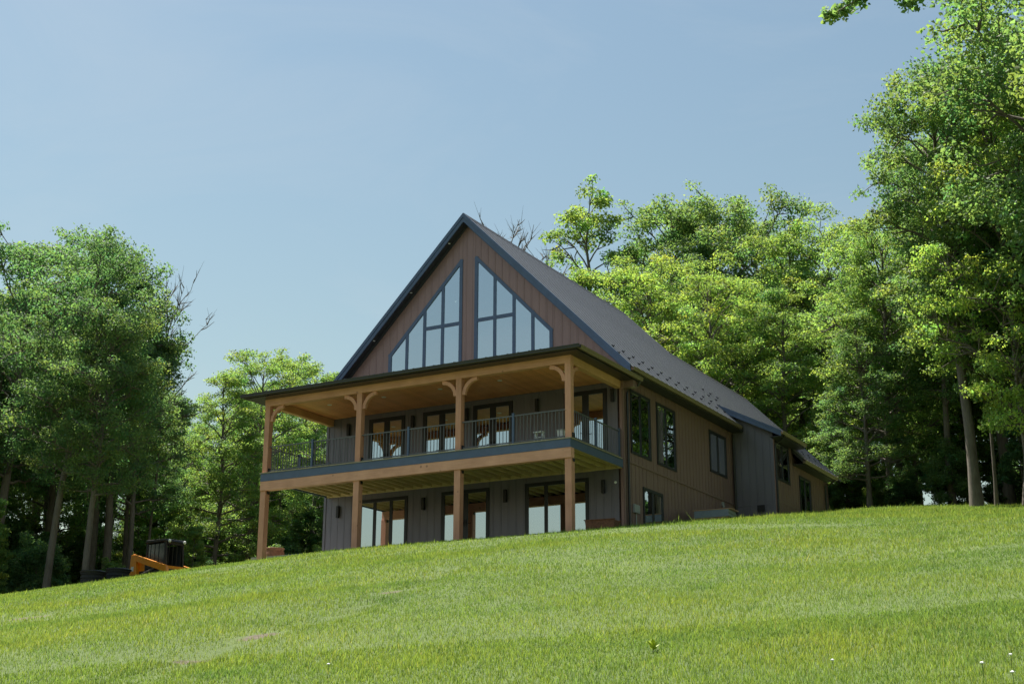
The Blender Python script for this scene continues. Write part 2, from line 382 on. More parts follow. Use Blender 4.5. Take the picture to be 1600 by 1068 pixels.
# windows and doors -------------------------------------------------
def glazing(name, ax, pl, poly, bars, panes, fw=.085, handle=None, label=None, trim=.09):
    """poly: outer outline (u,z); bars: inner bars (p, q, width); panes: list of polygons"""
    n = (0, -1, 0) if ax == 1 else (1, 0, 0)
    mb = MB(); e = 0
    k = len(poly)
    for i in range(k):
        p, q = poly[i], poly[(i+1) % k]
        a = P3(ax, pl, *p, -.05); bq = P3(ax, pl, *q, -.05)
        d = (Vector(bq)-Vector(a)).normalized()*(fw*.5-.001*i)
        mb.bar(Vector(a)-d, Vector(bq)+d, fw, .075+.0021*e, n); e += 1
    o = mb.build(name, M['trim'] if trim else M['frame'], H)
    for p, q, wd in bars:
        MB().bar(P3(ax, pl, *p, -.045), P3(ax, pl, *q, -.045), wd, .055+.0021*(e % 9), n).build('mullion', M['trim'] if trim else M['frame'], o); e += 1
    for pn in panes:
        MB().prism([P3(ax, pl, u, z, -.015) for u, z in pn], tuple(v*.012 for v in n)).build('pane', M['glass'], o)
    if handle:
        for u, z, sgn in handle:
            MB().tube([P3(ax, pl, u, z, .05), P3(ax, pl, u, z, .10), P3(ax, pl, u+.13*sgn, z, .10)], .012, 8).box(*sum([sorted((P3(ax, pl, u-.02, z-.12, .04)[i], P3(ax, pl, u+.02, z+.12, .055)[i])) for i in range(3)], [])).build('handle', M['black'], o)
    return o
def rect_unit(name, ax, pl, u0, u1, z0, z1, n, mw=.11, handle=None, stile=.085, trim=0):
    cw = (u1-u0)/n; bars = []; panes = []
    for i in range(1, n): bars.append(((u0+cw*i, z0), (u0+cw*i, z1), mw))
    for i in range(n):
        a, bb = u0+cw*i, u0+cw*(i+1)
        panes.append([(a+.02, z0+.02), (bb-.02, z0+.02), (bb-.02, z1-.02), (a+.02, z1-.02)])
    return glazing(name, ax, pl, [(u0+stile/2, z0+stile/2), (u1-stile/2, z0+stile/2), (u1-stile/2, z1-stile/2), (u0+stile/2, z1-stile/2)], bars, panes, stile, handle, trim=trim)
for a, bb in ups:
    mid = (a+bb)/2
    rect_unit('patio_door', 1, -.0, a, bb, 2.32, 4.79, 2, .24, [(mid-.05, 3.3, -1), (mid+.05, 3.3, 1)], .15)
for a, bb, n in los:
    mid = (a+bb)/2
    rect_unit('patio_door', 1, -.0, a, bb, -.40, 1.78, n, .22 if n == 2 else .125, [(mid-.05, .62, -1), (mid+.05, .62, 1)] if n == 2 else None, .125)
for q in side_w:
    rect_unit('window', 0, .0, *q, 2, .12, None, .10)
for (a, bb, t0, t1), ms in zip(GL, ([-8.80, -8.03, -7.235], [-5.0, -4.20, -3.43])):
    top = lambda u: t0+(t1-t0)*(u-a)/(bb-a)
    edges = [a]+ms+[bb]; panes = []; bars = []
    for u in ms: bars.append(((u, SILL), (u, top(u)-.02), .12))
    tr = 7.985
    lo_u, hi_u = (ms[1], bb) if t1 > t0 else (a, ms[1])
    bars.append(((lo_u, tr), (hi_u, tr), .13))
    for u, v in zip(edges[:-1], edges[1:]):
        mid = (u+v)/2
        if lo_u-.01 < mid < hi_u+.01:
            panes.append([(u+.01, SILL), (v-.01, SILL), (v-.01, tr), (u+.01, tr)]); panes.append([(u+.01, tr), (v-.01, tr), (v-.01, top(v)), (u+.01, top(u))])
        else: panes.append([(u+.01, SILL), (v-.01, SILL), (v-.01, top(v)), (u+.01, top(u))])
    glazing('gable_window', 1, 0, [(a+.05, SILL), (bb-.05, SILL), (bb-.05, top(bb)-.06), (a+.05, top(a)-.06)], bars, panes, .13)

# main roof ------------------------------------------------------------
OV = .344; EX = .49; L1 = 13.57; L2 = 23.63; X2 = -4.02
def slab(x0, x1, y0, y1, top, th, off=0): 
    return MB().prism([(x0, y0, top(x0)-off), (x1, y0, top(x1)-off), (x1, y0, top(x1)-off-th), (x0, y0, top(x0)-off-th)], (0, y1-y0, 0))
mr = MB()
def sl2(mb, x0, x1, y0, y1, off=.035, th=.16):
    mb.prism([(x0, y0, roof_z(x0)-off), (x0, y0, roof_z(x0)-off-th), (x1, y0, roof_z(x1)-off-th), (x1, y0, roof_z(x1)-off)], (0, y1-y0, 0))
sl2(mr, RX, EX-.02, -OV+.02, L1+.2); sl2(mr, -W-EX+.02, RX, -OV+.02, L1+.2); sl2(mr, X2, EX-.02, L1+.2, L2+.1)
mr.prism([(X2, L1+.2, roof_z(X2)-.035), (X2, L1+.2, roof_z(X2)-.2), (2*X2-EX, L1+.2, roof_z(EX)-.2), (2*X2-EX, L1+.2, roof_z(EX)-.035)], (0, L2-L1-.1, 0))
roof = mr.build('roof', M['soffit'], H)
def panel_mesh(x0, x1, wdt, flip=1, z=roof_z):
    mb = MB(); s = 1/math.sqrt(1+RS*RS); n = Vector((flip*RS*s, 0, s))
    a = Vector((x0, 0, z(x0)-.036)); bq = Vector((x1, 0, z(x1)-.036))
    mb.prism([a, bq, bq+n*.022, a+n*.022], (0, wdt-.004, 0))
    mb.prism([a+n*.021, bq+n*.021, bq+n*.043, a+n*.043], (0, .022, 0))
    me = mb.mesh('roof_panel'); me.materials.append(M['roof']); return me
PW = .41
pm1 = panel_mesh(RX+.01, EX, PW); pm2 = panel_mesh(X2, EX, PW); pml = panel_mesh(RX-.01, -W-EX, PW, -1)
y = -OV+.01
while y < L2:
    o = link('roof_panel', pm1 if y < L1+.1 else pm2, None, roof); o.location.y = y
    if y < L1+.1: o = link('roof_panel', pml, None, roof); o.location.y = y
    y += PW
MB().prism([(RX-.13, -OV, RZ-.13), (RX, -OV, RZ+.045), (RX+.13, -OV, RZ-.13), (RX, -OV, RZ-.02)], (0, L1+.2+OV, 0)).build('ridge_cap', M['soffit'], roof)
z2 = roof_z(X2)
MB().prism([(X2-.13, L1+.2, z2-.13), (X2, L1+.2, z2+.045), (X2+.13, L1+.2, z2-.13), (X2, L1+.2, z2-.02)], (0, L2-L1-.1, 0)).build('ridge_cap', M['soffit'], roof)
for sx, xe in ((1, EX), (-1, -W-EX)):        # front rake boards: stepped fascia and metal edge
    mb = MB()
    def rk(x, dz, yy): return (x, yy, roof_z(x)+dz)
    mb.prism([rk(RX, -.10, -OV-.02), rk(xe, -.10, -OV-.02), rk(xe, -.31, -OV-.02), rk(RX, -.31, -OV-.02)], (0, .04, 0))
    mb.build('rake_board', M['trim'], roof)
    MB().prism([rk(RX, .035, -OV-.045), rk(xe, .035, -OV-.045), rk(xe, -.125, -OV-.045), rk(RX, -.125, -OV-.045)], (0, .055, 0)).build('rake_trim', M['trim'], roof)
    MB().prism([rk(RX, -.215, -OV+.02), rk(xe, -.215, -OV+.02), rk(xe, -.245, -OV+.02), rk(RX, -.245, -OV+.02)], (0, OV-.02, 0)).build('rake_soffit', M['soffit'], roof)
    MB().prism([rk(RX, -.25, -.030), rk(xe-sx*.5, -.25, -.030), rk(xe-sx*.5, -.40, -.030), rk(RX, -.40, -.030)], (0, .025, 0)).build('frieze_board', M['trim'] if sx > 0 else M['soffit'], roof)
for x in (-6.91, -8.57, -10.21):
    MB().lathe([(.05, 0), (.05, -.012), (.035, -.016)], 12, (x, -.17, roof_z(x)-.246)).build('soffit_light', M['white'], roof)
# snow guards
gm = MB().box(-.012, .012, -.034, .034, 0, .012).box(-.006, .006, -.030, .030, .012, .060).box(-.085, -.006, -.010, .010, 0, .028); gme = gm.mesh('snow_guard'); gme.materials.append(M['black'])
def guard(x, y, par, zf):
    o = link('snow_guard', gme, None, par); o.location = (x, y, zf(x)+.022); o.rotation_euler = (0, R(45), 0)
k = 0; y = -OV+.01+.014
while y < 10.6:
    guard(.06 if k % 2 == 0 else -.34, y, roof, roof_z); k += 1; y += PW
for gx_, gy_ in ((-.9, 10.33), (-.9, 11.15), (-1.3, 10.74), (-1.3, 11.56), (-1.3, 12.38)): guard(gx_, gy_, roof, roof_z)
# right eave: fascia, soffit, gutter
MB().box(EX-.035, EX-.005, -OV+.02, 10.4, 5.19, 5.33).build('fascia', M['gutter_dark'], roof)
MB().box(.03, EX-.035, -OV+.05, 10.4, 5.175, 5.20).build('eave_soffit', M['soffit'], roof)
def gutter(ax, u0, u1, c, z, par, sgn=1, m='gutter'):      # K-style trough; ax 0: runs along y at x=c ; ax 1: runs along x at y=c, outward -y
    prof = [(0, 0), (.085, 0), (.105, .03), (.105, .07), (.125, .095), (.125, .115), (.110, .115), (.095, .075), (.092, .035), (.08, .012), (.012, .012), (.012, .11), (0, .11)]
    if ax == 0: ring = [(c+sgn*a, u0, z+h) for a, h in prof]; off = (0, u1-u0, 0)
    else: ring = [(u0, c-a, z+h) for a, h in prof]; off = (u1-u0, 0, 0)
    return MB().prism(ring, off).build('gutter', M[m], par)
gutter(0, -OV+.04, 9.98, EX, 5.225, roof)
def downspout(pts, par):
    return MB().tube(pts, .043, 8).build('downspout', M['gutter_dark'], par)

# bump-out, back wing ---------------------------------------------------
BX = 1.68; BY = 10.43; BZ0 = 1.0
def bz(x): return 5.08-.51*(x-1.95)
bf = core('bumpout_wall', 1, BY, 0, BX, const(.5), (lambda u: bz(u)-.16), [], .12)
siding(bf, 1, BY, .02, BX, const(1.0), const(2.20), [], m='siding_grey')
siding(bf, 1, BY, .02, BX, const(2.25), (lambda u: bz(u)-.15), [], m='siding_grey')
MB().box(.02, BX, BY-.035, BY, 2.195, 2.255).build('band_trim', M['siding_grey'], bf)
MB().box(.93, 1.22, BY-.09, BY-.02, 1.95, 2.19).box(.96, 1.19, BY-.12, BY-.09, 1.93, 1.97).build('vent_cover', M['black'], bf)
bs_w = [(10.56, 12.22, 3.20, 4.75)]; wg_w = [(13.42, 14.92, 2.05, 3.83)]
bs = core('wing_wall', 0, BX, BY, 16.9, const(.8), (lambda u: 4.82 if u < 12.6 else 4.3), [opening(*q) for q in bs_w+wg_w])
siding(bs, 0, BX, BY, 12.6, const(1.4), const(2.35), [opening(*bs_w[0])])
siding(bs, 0, BX, BY, 12.6, const(2.40), const(4.82), [opening(*bs_w[0])])
siding(bs, 0, BX, 12.6, 16.9, const(1.8), const(4.22), [opening(*wg_w[0])])
MB().box(BX, BX+.035, BY, 12.9, 2.345, 2.405).build('band_trim', M['siding'], bs)
MB().box(BX-.0, BX+.03, BY-.022, BY+.09, 1.2, 4.8).build('corner_board', M['siding'], bs)
MB().box(BX-.0, BX+.032, 12.55, 12.66, 1.6, 4.6).build('corner_board', M['siding'], bs)
MB().box(-.02, BX, 16.9, 17.05, .8, 4.4).prism([(BX, 16.9, 4.4), (-.02, 16.9, 4.4), (.5, 16.9, 5.7)], (0, .1, 0)).box(0, BX-.12, 12.3, 12.5, .8, 4.9).build('end_wall', M['siding'], bs)
for q in bs_w+wg_w: rect_unit('window', 0, BX+.02, *q, 2, .12, None, .10)
y0, y1 = 9.98, 12.92
br = MB().prism([(-.55, y0, bz(-.55)-.03), (2.16, y0, bz(2.16)-.03), (2.16, y0, bz(2.16)-.17), (-.45, y0, bz(-.45)-.17)], (0, y1-y0, 0)).build('bumpout_roof', M['soffit'], H)
pmb = MB(); s = 1/math.sqrt(1+.51**2); n = Vector((.51*s, 0, s)); a = Vector((-.6, 0, bz(-.6)-.03)); bq = Vector((2.18, 0, bz(2.18)-.03))
pmb.prism([a, bq, bq+n*.022, a+n*.022], (0, PW-.004, 0)).prism([a+n*.021, bq+n*.021, bq+n*.052, a+n*.052], (0, .028, 0)); pmb = pmb.mesh('roof_panel'); pmb.materials.append(M['roof'])
y = y0
while y < y1-.1: o = link('roof_panel', pmb, None, br); o.location.y = y; y += PW
MB().prism([(-.45, y0-.04, bz(-.45)+.03), (2.18, y0-.04, bz(2.18)+.03), (2.18, y0-.04, bz(2.18)-.20), (-.28, y0-.04, bz(-.28)-.20)], (0, .039, 0)).build('rake_board', M['trim'], br)
MB().prism([(-.50, y0-.06, bz(-.50)+.05), (2.19, y0-.06, bz(2.19)+.05), (2.19, y0-.06, bz(2.19)-.03), (-.50, y0-.06, bz(-.50)-.03)], (0, .019, 0)).build('rake_trim', M['trim'], br)
MB().box(BX+.03, 2.15, y0+.02, y1, 4.77, 4.80).build('eave_soffit', M['soffit'], br)
gutter(0, y0-.02, y1, 2.165, 4.855, br)
def wz(x): return 4.36-1.0*(x-2.18)
wy0, wy1 = 12.6, 17.15
wr = MB().prism([(.5, wy0, wz(.5)-.03), (2.16, wy0, wz(2.16)-.03), (2.16, wy0, wz(2.16)-.19), (.5, wy0, wz(.5)-.19)], (0, wy1-wy0, 0)).prism([(.5, wy0, wz(.5)-.03), (.5, wy0, wz(.5)-.19), (-.4, wy0, wz(.5)-1.09), (-.4, wy0, wz(.5)-.93)], (0, wy1-wy0, 0)).build('wing_roof', M['soffit'], H)
wmb = MB(); n = Vector((.7071, 0, .7071)); a = Vector((.5, 0, wz(.5)-.03)); bq = Vector((2.18, 0, wz(2.18)-.03))
wmb.prism([a, bq, bq+n*.022, a+n*.022], (0, PW-.004, 0)).prism([a+n*.021, bq+n*.021, bq+n*.052, a+n*.052], (0, .028, 0)); wmb = wmb.mesh('roof_panel'); wmb.materials.append(M['roof'])
y = wy0+.02; k = 0
while y < wy1-.2:
    o = link('roof_panel', wmb, None, wr); o.location.y = y
    guard(1.80 if k % 2 else 1.62, y+.014, wr, wz); y += PW; k += 1
MB().prism([(.5, wy1, wz(.5)+.03), (2.18, wy1, wz(2.18)+.03), (2.18, wy1, wz(2.18)-.2), (.5, wy1, wz(.5)-.2)], (0, .03, 0)).build('rake_board', M['trim'], wr)
gutter(0, wy0+.05, wy1, 2.165, 4.16, wr)
MB().box(BX+.03, 2.15, wy0+.05, wy1-.02, 4.12, 4.15).build('eave_soffit', M['soffit'], wr)
downspout([(.07, 10.30, 5.10), (.07, 10.30, .9)], right)
downspout([(2.22, 10.25, 4.86), (2.0, 10.45, 4.70), (BX+.07, 10.48, 4.55), (BX+.07, 10.48, 1.2)], bs)
downspout([(2.22, 16.95, 4.17), (2.0, 16.95, 4.02), (BX+.08, 16.86, 3.9), (BX+.08, 16.86, 2.3)], bs)
downspout([(.52, .34, 4.98), (.45, .34, 4.84), (.10, .30, 4.74), (.07, .26, 4.6), (.07, .26, -.2)], right)
MB().box(.0, .09, .66, 1.06, .60, .88).build('meter_box', M['grey'], right, bevel=.01)
MB().tube([(.03, .86, .6), (.03, .86, .1)], .018, 8).build('conduit', M['grey'], right)
MB().box(.0, .07, 8.90, 9.02, 2.05, 2.18).lathe([(.035, 0), (.045, -.09)], 10, (.06, 8.96, 2.06)).build('flood_light', M['grey'], right)
MB().lathe([(.045, 0), (.045, .03), (.02, .035)], 12).build('hose_bib', M['white'], front).matrix_local = Matrix.Translation((-.3, .0, 1.53)) @ Matrix.Rotation(R(90), 4, 'X')

# porch, deck -----------------------------------------------------------
PD = -3.85
post_x = [-12.15, -8.14, -4.14, -.115]
for i, x in enumerate(post_x):
    po = MB().box(x-.105, x+.105, -3.78, -3.57, 2.30, 4.71).build('upper_post', M['post'], H, bevel=.006)
    lp = MB().box(x-.115, x+.115, -3.80, -3.57, -1.0, 1.665).build('lower_post', M['post'], H, bevel=.006)
    MB().box(x+.106, x+.15, -3.72, -3.62, 1.56, 1.66).build('bracket', M['black'], lp)
    MB().box(x+.106, x+.145, -3.72, -3.62, 2.31, 2.47).box(x-.145, x-.106, -3.72, -3.62, 2.31, 2.47).build('bracket', M['black'], po)
    for s in (-1, 1):
        if (i == 0 and s < 0) or (i == 3 and s > 0): continue
        ins, outs = [], []
        for j in range(9):
            t = j/8*math.pi/2
            # quarter arc, concave towards the corner between post and beam
            cx, cz = x+s*(.105+.56), 4.71-.56
            ins.append((cx-s*.56*math.cos(t), -3.735, cz+.56*math.sin(t))); outs.append((cx-s*.44*math.cos(t), -3.735, cz+.44*math.sin(t)))
        ins = [(p[0], p[1], min(p[2], 4.708)) for p in ins]
        mb = MB()
        for j in range(8):
            mb.prism([ins[j], ins[j+1], outs[j+1], outs[j]], (0, .11, 0))
        mb.build('knee_brace', M['post'], po)
    if i in (0, 3):
        mb = MB()
        for j in range(8):
            t0, t1 = j/8*math.pi/2, (j+1)/8*math.pi/2; cyy, cz = -3.57+.45, 4.71-.45
            q = lambda r, t: (x-.05, cyy-r*math.cos(t), min(cz+r*math.sin(t), 4.708))
            mb.prism([q(.45, t0), q(.45, t1), q(.34, t1), q(.34, t0)], (.1, 0, 0))
        mb.build('knee_brace', M['post'], po)
MB().box(-12.27, 0.0, -3.79, -3.56, 4.71, 4.975).build('porch_beam', M['beam'], H, bevel=.006)
for x in (-12.15, -.115): MB().box(x-.105, x+.105, -3.558, -.02, 4.713, 4.973).build('side_beam', M['beamy'], H, bevel=.006)
MB().box(.0, .10, -.10, .02, 4.70, 4.97).box(-.008, .42, .0, .30, 4.74, 4.96).build('eave_return', M['siding'], H)
# ceiling boards
cl = MB().box(-12.75, .40, -4.15, -.01, 4.995, 5.01).build('porch_ceiling', M['soffit'], H)
cw = .138; cme = MB().box(0, cw-.007, -3.55, -.03, 4.977, 4.994).mesh('ceiling_board'); cme.materials.append(M['ceil'])
x = -12.04
while x < -.23:
    o = link('ceiling_board', cme, None, cl); o.location.x = x; x += cw
for x in (-10.74, -8.35, -5.98, -3.59, -1.2):
    MB().lathe([(.085, 0), (.085, -.008), (.06, -.010)], 16, (x, -2.04, 4.976)).build('downlight', M['white'], cl)
MB().box(-12.80, .44, -4.21, -3.80, 4.955, 4.990).box(.01, .44, -3.80, .36, 4.955, 4.990).box(-12.80, -12.28, -3.80, .36, 4.955, 4.990).build('porch_soffit', M['gutter_dark'], H)
# porch hip roof: low pitch up to the gable wall
pe = 5.10
PP = .19
def pz(x, y): return pe+PP*min(y+4.25, .485-x, x+12.85)
def slope(ring, name, th=.08):
    return MB().prism([(x, y, pz(x, y)-th) for x, y in ring], (0, 0, th-.004))
prm = slope([(-12.85, -4.25), (.485, -4.25), (-3.75, -.015), (-8.62, -.015)], 'f')
prm.prism([(.485, -4.248, pe-.08), (.485, -.002, pe-.08), (-3.748, -.015, pe+PP*4.233-.08)], (0, 0, .076)).prism([(.485, 0, pe-.08), (.485, .40, pe-.08), (.04, .40, pe+PP*.445-.08), (.04, 0, pe+PP*.445-.08)], (0, 0, .076))
prm.prism([(-12.85, -4.248, pe-.08), (-8.622, -.015, pe+PP*4.228-.08), (-12.85, -.002, pe-.08)], (0, 0, .076))
pr = prm.build('porch_roof', M['soffit'], H)
x = -12.85
while x < .47:                                # standing-seam panels on the front slope, trimmed at the hips
    x1 = min(x+.4, .485); yb = lambda xx: min(-.03, -4.25+(.485-xx), -4.25+(xx+12.85))
    ya, yc = max(yb(x), -4.245), max(yb(x1), -4.245)
    mb = MB().prism([(x+.002, -4.27, pe), (x1-.002, -4.27, pe), (x1-.002, yc, pe+PP*(yc+4.25)), (x+.002, ya, pe+PP*(ya+4.25))], (0, 0, .016))
    mb.prism([(x+.003, -4.275, pe+.015), (x+.034, -4.275, pe+.015), (x+.034, ya, pe+.015+PP*(ya+4.25)), (x+.003, ya, pe+.015+PP*(ya+4.25))], (0, 0, .032))
    mb.build('roof_panel', M['roof'], pr); x += .4
y = -4.24
while y < .35:                                # panels of the right hip slope
    y1 = min(y+.4, .39); xb = lambda yy: max(.45-min(4.2, yy+4.25), .04 if yy > -.01 else -9)
    xa, xc = min(xb(y), .475), min(xb(y1), .475); xc = max(xc, xa) if y1 > -.01 and y < -.01 else xc
    zz = lambda xx: pe+PP*(.485-xx)
    mb = MB().prism([(.50, y+.002, pe), (.50, y1-.002, pe), (xc, y1-.002, zz(xc)), (xa, y+.002, zz(xa))], (0, 0, .0165))
    mb.prism([(.505, y+.003, pe+.0155), (.505, y+.034, pe+.0155), (xa, y+.034, zz(xa)+.0155), (xa, y+.003, zz(xa)+.0155)], (0, 0, .032))
    mb.build('roof_panel', M['roof'], pr); y += .4
gutter(1, -12.97, .60, -4.245, 4.985, pr, m='gutter_dark')
gutter(0, -4.24, .45, .482, 4.985, pr)  # right run takes the copy with sunlight in its colour
gutter(0, -4.24, .45, -12.847, 4.985, pr, -1, 'gutter_dark')
# deck
dk = MB().box(-12.25, .0, PD, PD+.035, 1.995, 2.268).box(-.035, .0, PD+.036, -.03, 1.996, 2.267).box(-12.25, -12.215, PD+.036, -.03, 1.996, 2.267).build('deck_fascia', M['trim'], H)
dbm = MB().box(-12.285, .035, 0, .138, 2.270, 2.298).mesh('deck_board'); dbm.materials.append(M['deck'])
y = PD-.035
while y < -.15: o = link('deck_board', dbm, None, dk); o.location.y = y; y += .1445
jme = MB().box(-.02, .02, PD+.04, -.06, 2.003, 2.266).mesh('joist'); jme.materials.append(M['joist'])
x = -12.0
while x < -.1: o = link('joist', jme, None, dk); o.location.x = x; x += .405
MB().box(-12.21, -.04, -.058, -.022, 1.98, 2.265).build('ledger', M['joist'], dk)
MB().box(-.085, -.04, PD+.04, -.06, 1.985, 2.262).build('rim_joist', M['joist'], dk)
MB().box(-12.26, .005, PD+.012, PD+.25, 1.668, 1.993).build('deck_beam', M['beam'], H, bevel=.006)
# railing
bal = MB().box(-.009, .009, -.009, .009, 2.40, 3.22).mesh('baluster'); bal.materials.append(M['rail'])
def railing(p, q, posts):
    p, q = Vector(p), Vector(q); d = (q-p); L = d.length; d.normalize(); c = Vector((-d.y, d.x, 0))*.022
    def rl(z0, z1): return [p-c+Vector((0, 0, z0)), p+c+Vector((0, 0, z0)), p+c+Vector((0, 0, z1)), p-c+Vector((0, 0, z1))]
    o = MB().prism(rl(3.22, 3.255), d*L).prism(rl(2.365, 2.40), d*L).build('railing', M['rail'], H)
    n = int(L/.125); 
    for i in range(1, n):
        t = p+d*(i*L/n)
        if any(abs((t-p).length-s) < .06 for s in posts): continue
        bo = link('baluster', bal, None, o); bo.location = (t.x, t.y, 0)
    for s in posts:
        t = p+d*s; MB().box(t.x-.036, t.x+.036, t.y-.036, t.y+.036, 2.299, 3.30).box(t.x-.042, t.x+.042, t.y-.042, t.y+.042, 3.301, 3.325).build('railing_post', M['trim'], o)
for a, bq in zip(post_x[:-1], post_x[1:]): railing((a+.107, -3.675, 0), (bq-.107, -3.675, 0), [(bq-a)/2-.107])
railing((-.115, -3.565, 0), (-.115, -.03, 0), [1.73, 3.48]); railing((-12.15, -3.565, 0), (-12.15, -.03, 0), [1.73, 3.48])
# wall sconces
for x, z in [(-11.66, 1.2), (-7.88, 1.2), (-4.5, 1.2), (-.73, 1.2), (-11.32, 4.28), (-8.42, 4.28), (-3.24, 4.28), (-.33, 4.28), (-6.1, 4.28)]:
    MB().box(x-.055, x+.055, -.125, -.03, z, z+.44).box(x-.035, x+.035, -.03, .0, z+.15, z+.29).build('wall_sconce', M['black'], H, bevel=.008)
tag(MB().box(-12.9, -.1, -3.35, -.03, -.70, -.56).build('patio', M['conc']), 'concrete patio under the deck', kind='structure')
# ------------------------------------------------------------------ small things
def skid_steer(loc, rz):
    t = empty('skid_steer_loader', loc, rz); tag(t, 'orange compact skid steer loader with dark cab parked at the woods edge', 'loader')
    for s in (-1, 1):
        mb = MB(); ring = []
        for cxx, a0 in ((.62, -90), (-.62, 90)):
            for j in range(9): th = R(a0+j*22.5); ring.append((cxx+.30*math.cos(th), s*.68-.17, .31+.30*math.sin(th)))
        tr = mb.prism(ring, (0, .34, 0)).build('track', M['rubber'], t)
        for cxx in (-.62, -.2, .2, .62):
            w_ = MB().lathe([(.17, -.02), (.19, 0), (.19, .37), (.17, .39)], 16); o = w_.build('roller', M['steel'], tr); o.matrix_local = Matrix.Translation((cxx, s*.68+.19, .31)) @ Matrix.Rotation(R(90), 4, 'X')
    MB().box(-1.0, .85, -.48, .48, .25, .80).build('chassis', M['black'], t, bevel=.03)
    hood = MB().prism([(-1.35, -.46, .45), (-.55, -.46, .45), (-.55, -.46, 1.25), (-1.2, -.46, 1.15), (-1.35, -.46, 1.0)], (0, .92, 0)).build('engine_hood', M['orange'], t, bevel=.03)
    MB().box(-1.37, -1.352, -.36, .36, .55, .95).build('grille', M['black'], hood)
    # cab
    cb = MB()
    for s in (-1, 1):
        cb.bar((.72, s*.46, .78), (.62, s*.46, 1.92), .10, .08*-s, (0, 1, 0)); cb.bar((-.52, s*.46, .78), (-.50, s*.46, 1.92), .12, .08*-s, (0, 1, 0))
        cb.bar((-.5, s*.46, .90), (.7, s*.46, .90), .09, .081*-s, (0, 1, 0))
    cb.box(.60, .70, -.38, .38, 1.80, 1.90).box(-.56, -.46, -.38, .38, .8, 1.9)
    c_ = cb.build('cab', M['black'], t)
    rf = MB().prism([(-.62, -.5, 1.90), (.78, -.5, 1.90), (.74, -.5, 2.0), (-.55, -.5, 2.03)], (0, 1.0, 0)).build('cab_roof', M['black'], c_, bevel=.02)
    for s in (-1, 1):
        MB().box(-.44, .58, s*.435-.004, s*.435+.004, .95, 1.84).build('side_window', M['cabglass'], c_)
        MB().lathe([(.065, 0), (.07, .03), (.04, .06)], 14).build('headlight', M['white'], t).matrix_local = Matrix.Translation((.78, s*.38, 1.92)) @ Matrix.Rotation(R(90), 4, 'Y')
    for s in (-1, 1):
        for xb in (-.28, -.02, .24): MB().box(xb-.012, xb+.012, s*.447-.006, s*.447+.006, .95, 1.84).build('window_bar', M['black'], c_)
        MB().box(-1.2, -1.02, s*.665-.002, s*.665+.002, .80, .98).build('decal', M['white'], t)
    for yy in (-.3, -.1, .1, .3): MB().box(.68, .70, yy-.01, yy+.01, .95, 1.8).build('door_bar', M['black'], c_)
    MB().box(.60, .78, -.44, .44, .80, .93).build('door_sill', M['orange'], c_)
    MB().tube([(-.9, .3, 1.2), (-.9, .3, 1.6)], .035, 8).build('exhaust', M['steel'], t)
    MB().box(-.2, .25, -.25, .25, .8, .95).box(-.25, -.12, -.25, .25, .95, 1.5).build('operator_seat', M['rubber'], t, bevel=.03)
    for s in (-1, 1):
        y0_ = s*.58
        a = MB().bar((-1.18, y0_-.06, 1.38), (.95, y0_-.06, .78), .26, .12, (0, 1, 0)).bar((.90, y0_-.061, .86), (1.22, y0_-.061, .22), .17, .122, (0, 1, 0)).build('lift_arm', M['orange'], t, bevel=.012)
        MB().prism([(-1.30, y0_-.08, .55), (-.82, y0_-.08, .55), (-.98, y0_-.08, 1.46), (-1.26, y0_-.08, 1.46)], (0, .16, 0)).build('arm_tower', M['orange'], t, bevel=.012)
        MB().tube([(-.85, y0_-.1*s, .62), (.35, y0_-.1*s, .93)], .045, 10).build('hydraulic_ram', M['steel'], a)
    bk_ = MB().prism([(1.15, -.85, .12), (1.85, -.85, .05), (1.85, -.85, .08), (1.35, -.85, .20), (1.22, -.85, .62), (1.15, -.85, .62)], (0, 1.7, 0)).build('bucket', M['steel'], t)
    MB().box(1.10, 1.17, -.7, .7, .2, .6).build('mounting_plate', M['orange'], bk_)
    return t
skid_steer((-21.1, .85, -.92), R(-8))
def riser(x, y, lab):
    z = gz(x, y)
    t = empty('septic_riser', (x, y, z)); tag(t, lab, 'septic lid', 'round lids at the lawn edge')
    MB().lathe([(.40, -.25), (.40, .10), (.43, .11), (.43, .17), (.40, .18), (.40, .24), (.44, .25), (.44, .31)], 28).build('riser_ring', M['rubber'], t)
    ld = MB().lathe([(.47, .312), (.48, .35), (.42, .385), (.25, .41), (.05, .42)], 28).build('lid', M['black'], t)
    for j in range(6):
        th = j*math.pi/3; MB().bar((.08*math.cos(th), .08*math.sin(th), .40), (.42*math.cos(th), .42*math.sin(th), .375), .03, .03, (0, 0, 1)).build('lid_rib', M['black'], ld)
riser(-18.6, -5.2, 'round dark ribbed septic lid, the one farther from the orange loader'); riser(-18.6, -4.0, 'round dark ribbed septic lid, the one nearer the orange loader')
# rust-brown pot by the outer post
px, py = -13.3, -1.6; t = pot = empty('planter_pot', (px, py, gz(px, py))); tag(t, 'round rust brown pot with small greenery beside the outer left post', 'planter')
MB().lathe([(.20, -.35), (.30, -.2), (.37, .05), (.36, .30), (.32, .40), (.35, .43), (.35, .47), (.30, .47), (.28, .40)], 24).build('pot', M['rust'], t, True)
MB().lathe([(.29, .39), (.1, .43)], 20).build('soil', M['soil'], t)
